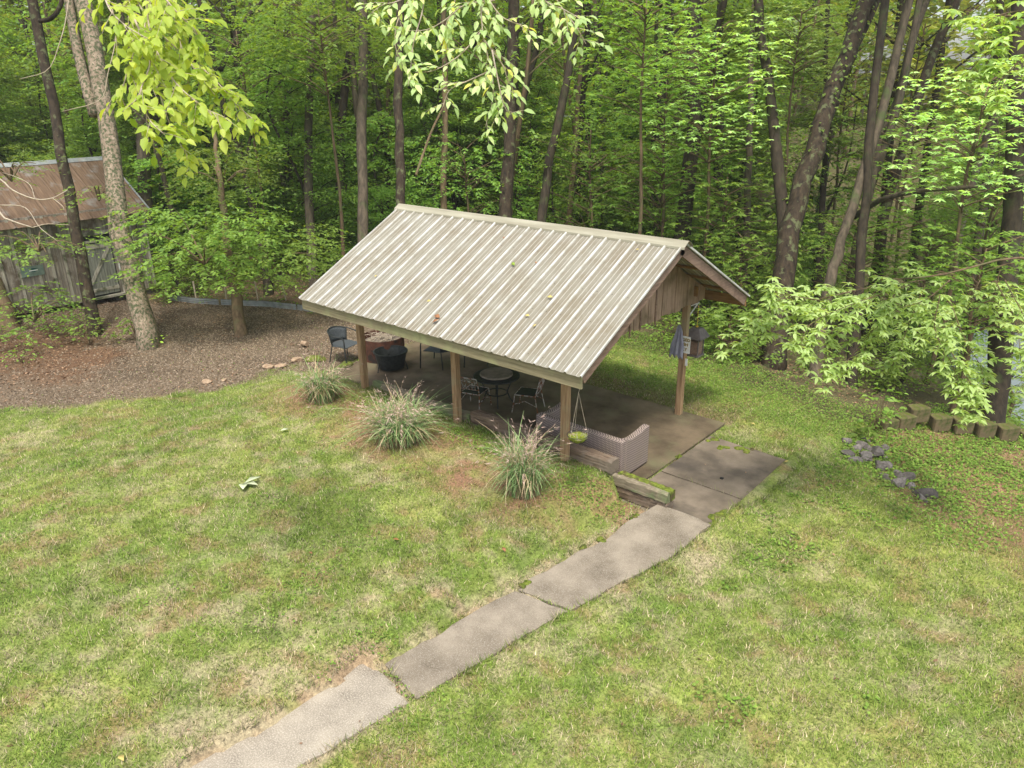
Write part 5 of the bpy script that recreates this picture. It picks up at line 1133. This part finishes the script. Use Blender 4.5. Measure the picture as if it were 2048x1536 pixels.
# clover and creeping weeds
x, y, z = scatter(420000, -6, 15.5, -7, 12, r); gr, wo, li, be, st, rd = masks(x, y); wd = WOODS_D(x, y)
dens = (ss(5.5, 6.3, y)*(x > 1)*.75*ss(.3, .6, fbm(x*1.2, y*1.2, 81))+(x > 9.4)*(y > 3)*.33*ss(.42, .65, fbm(x*1.3, y*1.3, 82))+blob(x, y, 10.6, 6.3, 1.9, .9, -.6)*1.4+blob(x, y, 4.9, .6, 1.4, .45)*2.5+blob(x, y, 7.0, .4, 1.2, .8)*1.2+blob(x, y, 1.6, .4, 1.2, .6)*1.2+ss(.6, .75, fbm(x*.9, y*.9, 83))*.35*(1-gr)+gr*.01+ss(-1.3, 0, wd)*.8*(x > 1))*(1-rd)
k = (r.uniform(0, 1, len(x)) < dens) & ~on_hard(x, y) & (wd < 1.2); x, y, z = x[k], y[k], z[k]; n = len(x)
hh = (.02+.05*r.uniform(0, 1, n)**2)*(1+1.5*ss(-1., .3, WOODS_D(x, y))); a = r.uniform(0, 6.283, n); P = np.stack([x, y, z+hh], -1); D = np.stack([np.cos(a), np.sin(a), r.normal(0, .25, n)], -1); N = np.tile([0, 0, 1.], (n, 1))+r.normal(0, .35, (n, 3)); l = r.uniform(.02, .045, n)*(1+.5*(x > 9.6))
V, F = leaf_arrays(P, D, N, l, l*.85); kk = r.uniform(0, 1, (n, 1)); C = np.array([.09, .18, .025])*(1-kk)+np.array([.27, .40, .07])*kk
tag(link('ground_cover', me_np('ground_cover', V, F, np.repeat(C, 4, 0)), M['blade']), kind='stuff')
# gravel chips
x, y, z = scatter(110000, -15, 0, -7, 7.5, r); gr, wo, li, be, st, rd = masks(x, y); k = (r.uniform(0, 1, len(x)) < gr*(1-wo)*(1-.8*li)) & ~on_hard(x, y); x, y, z = x[k], y[k], z[k]; n = len(x)
s_ = r.uniform(.010, .028, n)[:, None]; P = np.stack([x, y, z], -1); j = lambda: r.normal(0, .45, (n, 3))
V = np.stack([P+s_*(np.array([-1, -.6, 0])+j()*.6), P+s_*(np.array([1, -.6, 0])+j()*.6), P+s_*(np.array([0, 1, 0])+j()*.6), P+s_*(np.array([0, 0, .9])+j()*.4)], 1).reshape(-1, 3)
b = np.arange(n)[:, None]*4; F = np.concatenate([b+[0, 1, 3], b+[1, 2, 3], b+[2, 0, 3]]); kk = r.uniform(0, 1, (n, 1)); C = np.array([.055, .038, .024])*(1-kk)+np.array([.29, .23, .165])*kk
tag(link('gravel', me_np('gravel', V, F, np.repeat(C, 4, 0)), M['bits']), kind='stuff')
# dead leaves
x, y, z = scatter(90000, -15, 15, -8, 11, r); gr, wo, li, be, st, rd = masks(x, y); k = (r.uniform(0, 1, len(x)) < (li*.95+wo*.5+gr*(.12+.5*ss(.5,.7,fbm(x*.7,y*.7,91)))+be*.1+.005+.25*ss(-.9, .2, WOODS_D(x, y)))) & ~inpoly(x, y, SLABP); x, y, z = x[k], y[k], z[k]; n = len(x)
z = np.where(inpoly(x, y, PATHS[0][0]) | inpoly(x, y, PATHS[1][0]) | inpoly(x, y, PATHS[2][0]), .163, np.where(on_hard(x, y), .004, z))
a = r.uniform(0, 6.283, n); P = np.stack([x, y, z+.006], -1); D = np.stack([np.cos(a), np.sin(a), r.normal(0, .2, n)], -1); N = np.tile([0, 0, 1.], (n, 1))+r.normal(0, .4, (n, 3)); l = r.uniform(.03, .085, n)
V, F = leaf_arrays(P, D, N, l, l*.6, .2); kk = r.uniform(0, 1, (n, 1)); C = np.array([.10, .055, .03])*(1-kk)+np.array([.36, .23, .14])*kk
tag(link('leaf_litter', me_np('leaf_litter', V, F, np.repeat(C, 4, 0)), M['bits']), kind='stuff')
# moss pads on the edges of the concrete
mb = MB(); r = np.random.default_rng(8)
for (x, y, z_, s_) in [(9.10, 1.78, .0, .24), (9.20, 1.95, .0, .15), (9.30, 2.35, .0, .14), (9.33, 2.7, .0, .10), (9.02, 1.3, .0, .12), (7.79, -1.98, .155, .09), (8.0, -.35, .15, .09), (8.04, .55, .15, .08), (8.3, 4.3, 0, .14), (7.9, 4.1, 0, .10), (7.6, 4.35, 0, .1), (7.40, 3.2, 0, .06), (9.3, 3.0, 0, .08), (7.9, -.7, .15, .07)]:
    n = 9
    for q in range(7):
        cx, cy = x+r.normal(0, s_*.4), y+r.normal(0, s_*.5); ss_ = s_*r.uniform(.35, .7)
        mb.lathe([(ss_*.98, -.01), (ss_*.8, .014), (ss_*.45, .026), (.002, .032)], 9, (cx, cy, z_))
mb.v = [(a+r.normal(0, .006), b+r.normal(0, .006), c+r.normal(0, .002)) for a, b, c in mb.v]
tag(mb.build('moss', M['moss'], None, smooth=True), kind='stuff')
# fallen leaves one can pick out
LF = [(1027, 529, 'green', .13, 'roof'), (1100, 595, 'yellow', .11, 'roof'), (858, 603, 'yellow', .09, 'roof'), (875, 634, 'brown', .16, 'roof'), (872, 643, 'brown', .14, 'roof'), (752, 553, 'yellow', .08, 'roof'), (1055, 632, 'yellow', .09, 'roof'), (1070, 652, 'yellow', .08, 'roof'), (1008, 476, 'brown', .07, 'roof'), (1072, 526, 'brown', .07, 'roof'), (1275, 500, 'yellow', .07, 'roof')]
LC = {'green': (.25, .36, .05), 'yellow': (.62, .50, .16), 'brown': (.36, .17, .08), 'pale': (.62, .68, .42), 'orange': (.45, .2, .08)}
LM = {k: mat_n('fallen_'+k, tuple(np.array(v)*.8), v, 20, bst=0) for k, v in LC.items()}
pos = {1027: 'upper middle of the roof', 1100: 'right part of the roof', 858: 'middle of the roof near the eave', 875: 'roof above the middle post', 872: 'roof just below the other brown leaf', 752: 'left part of the roof', 1055: 'roof close to the right end of the eave', 1070: 'lowest right part of the roof', 1008: 'roof just under the ridge', 1072: 'roof right of the green leaf', 1275: 'roof beside the ridge cap at right'}
for x, y, cc, s_, w_ in LF:
    D = FW+R2*(x-1024)/FP-U2*(y-768)/FP; nrm = np.array([0, -RI, WD]); t = ((np.array([0, 0, HE+.03])-CAM) @ nrm)/(D @ nrm); p = CAM+D*t
    V, F = leaf_arrays(np.array([[-s_/2, 0, .01]]), np.array([[1., 0, .08]]), np.array([[0, .1, 1.]]), np.array([s_]), np.array([s_*.6]), .25)
    me = me_np('fallen_leaf', V, F); o = link('fallen_leaf', me, LM[cc]); o.location = tuple(p); o.rotation_euler = (ang, 0, 0); o.rotation_euler.rotate_axis('Z', x*.7); o.modifiers.new('s', 'SOLIDIFY').thickness = .001
    tag(o, f'{cc} fallen leaf lying on the {pos[x]}', 'leaf', 'fallen leaves on the roof')
for x, y, cc, s_, lab in ((503, 975, 'pale', .30, 'large pale green leaf lying on the lawn left of the grass clumps'), (570, 865, 'pale', .18, 'pale leaf on the lawn below the small grass clump'), (792, 1085, 'orange', .12, 'orange dead leaf on the lawn below the wide clump'), (622, 1112, 'brown', .10, 'brown dead leaf on the lawn left of the orange one'), (1008, 1105, 'brown', .12, 'brown leaf in the grass left of the walkway'), (245, 1524, 'yellow', .13, 'yellow green leaf at the bottom left corner of the lawn'), (1505, 852, 'yellow', .12, 'yellow leaf on the grass above the dark slab'), (1572, 928, 'yellow', .12, 'yellow leaf on the right corner of the dark slab')):
    p = gp(x, y); n_ = 3 if s_ > .25 else 1; V, F = leaf_arrays(np.array([[-s_/2, 0, .03]]*n_), np.array([[1., 0, .1], [.7, .8, .2], [.6, -.8, .15]][:n_]), np.array([[0, .1, 1.]]*n_), np.array([s_]*n_), np.array([s_*.5]*n_), .25)
    o = link('fallen_leaf', me_np('fallen_leaf', V, F), LM[cc]); o.location = (p[0], p[1], p[2]+.02); o.rotation_euler = (0, 0, x); o.modifiers.new('s', 'SOLIDIFY').thickness = .001; tag(o, lab, 'leaf', 'fallen leaves on the ground')
# leafy seedlings and weeds
def weed(x, y, hgt, n, L, mat, label, seed, ws=.3):
    r = np.random.default_rng(seed); p = gp(x, y); t0 = empty('seedling', tuple(p), label=label, cat='plant'); mb = MB(); Ps = []; Ds = []
    for j in range(n):
        a = r.uniform(0, 6.28); q = ws*r.uniform(.1, 1)*hgt; e = np.array([q*math.cos(a), q*math.sin(a), hgt*r.uniform(.3, 1)])
        if j % 3 == 0: mb.tube([(0, 0, -.02), e*.5+[0, 0, .02], e], .004, 4)
        Ps.append(e); Ds.append([math.cos(a), math.sin(a), r.uniform(-.3, .2)])
    mb.build('stem', M['bark_brown'], t0); l = L*r.uniform(.6, 1.2, n)
    link('leaves', leaf_mesh('leaves', np.array(Ps), np.array(Ds), np.tile([0, 0, 1.], (n, 1))+r.normal(0, .3, (n, 3)), l, l*.6, .1, True), M[mat], t0)
for i, a in enumerate([(1735, 880, .45, 26, .20, 'leaf_mid', 'big leaved weed growing at the head of the creek', .8), (1752, 862, 1.0, 60, .15, 'leaf_mid', 'round leaved seedling standing left of the block wall', .4), (1160, 935, .25, 16, .12, 'leaf_mid', 'small weed at the foot of the front right post', .6), (275, 680, .75, 90, .14, 'leaf_mid', 'leafy sprout at the foot of the mottled trunk', .5), (320, 695, .3, 20, .10, 'leaf_lime', 'small yellow green sprout right of the mottled trunk foot', 1.1), (180, 690, .8, 80, .14, 'leaf_mid', 'leafy seedling below the slender leaning tree', .7), (225, 688, .4, 40, .12, 'leaf_mid', 'low seedling between the slender and mottled trunks', .9),
    (110, 665, .5, 60, .13, 'leaf_deep', 'low dark weed under the shed door side', 1.3), (45, 725, .4, 60, .11, 'leaf_mid', 'small green patch of weeds on the leaf litter at left', 1.8), (1180, 925, .3, 12, .12, 'leaf_lime', 'yellow green weed beside the split sleeper', .5)]): weed(*a[:7], seed=700+i, ws=a[7])

# ------------------------------------------------------------------ slight haze, added also to lift the dark wood
zlo = min(float(GZ.min()), -6.)-1
hz = MB().box(-118, 65, -31, 115, zlo, 29).build('haze', None); tag(hz, kind='stuff')
hm = bpy.data.materials.new('haze'); hm.use_nodes = True; hn = hm.node_tree; hn.nodes.remove(hn.nodes['Principled BSDF']); pv = hn.nodes.new('ShaderNodeVolumePrincipled')
pv.inputs['Color'].default_value = (.93, .97, .92, 1); pv.inputs['Density'].default_value = .0007; pv.inputs['Anisotropy'].default_value = .2
hn.links.new(pv.outputs[0], hn.nodes['Material Output'].inputs['Volume']); hz.data.materials.append(hm)
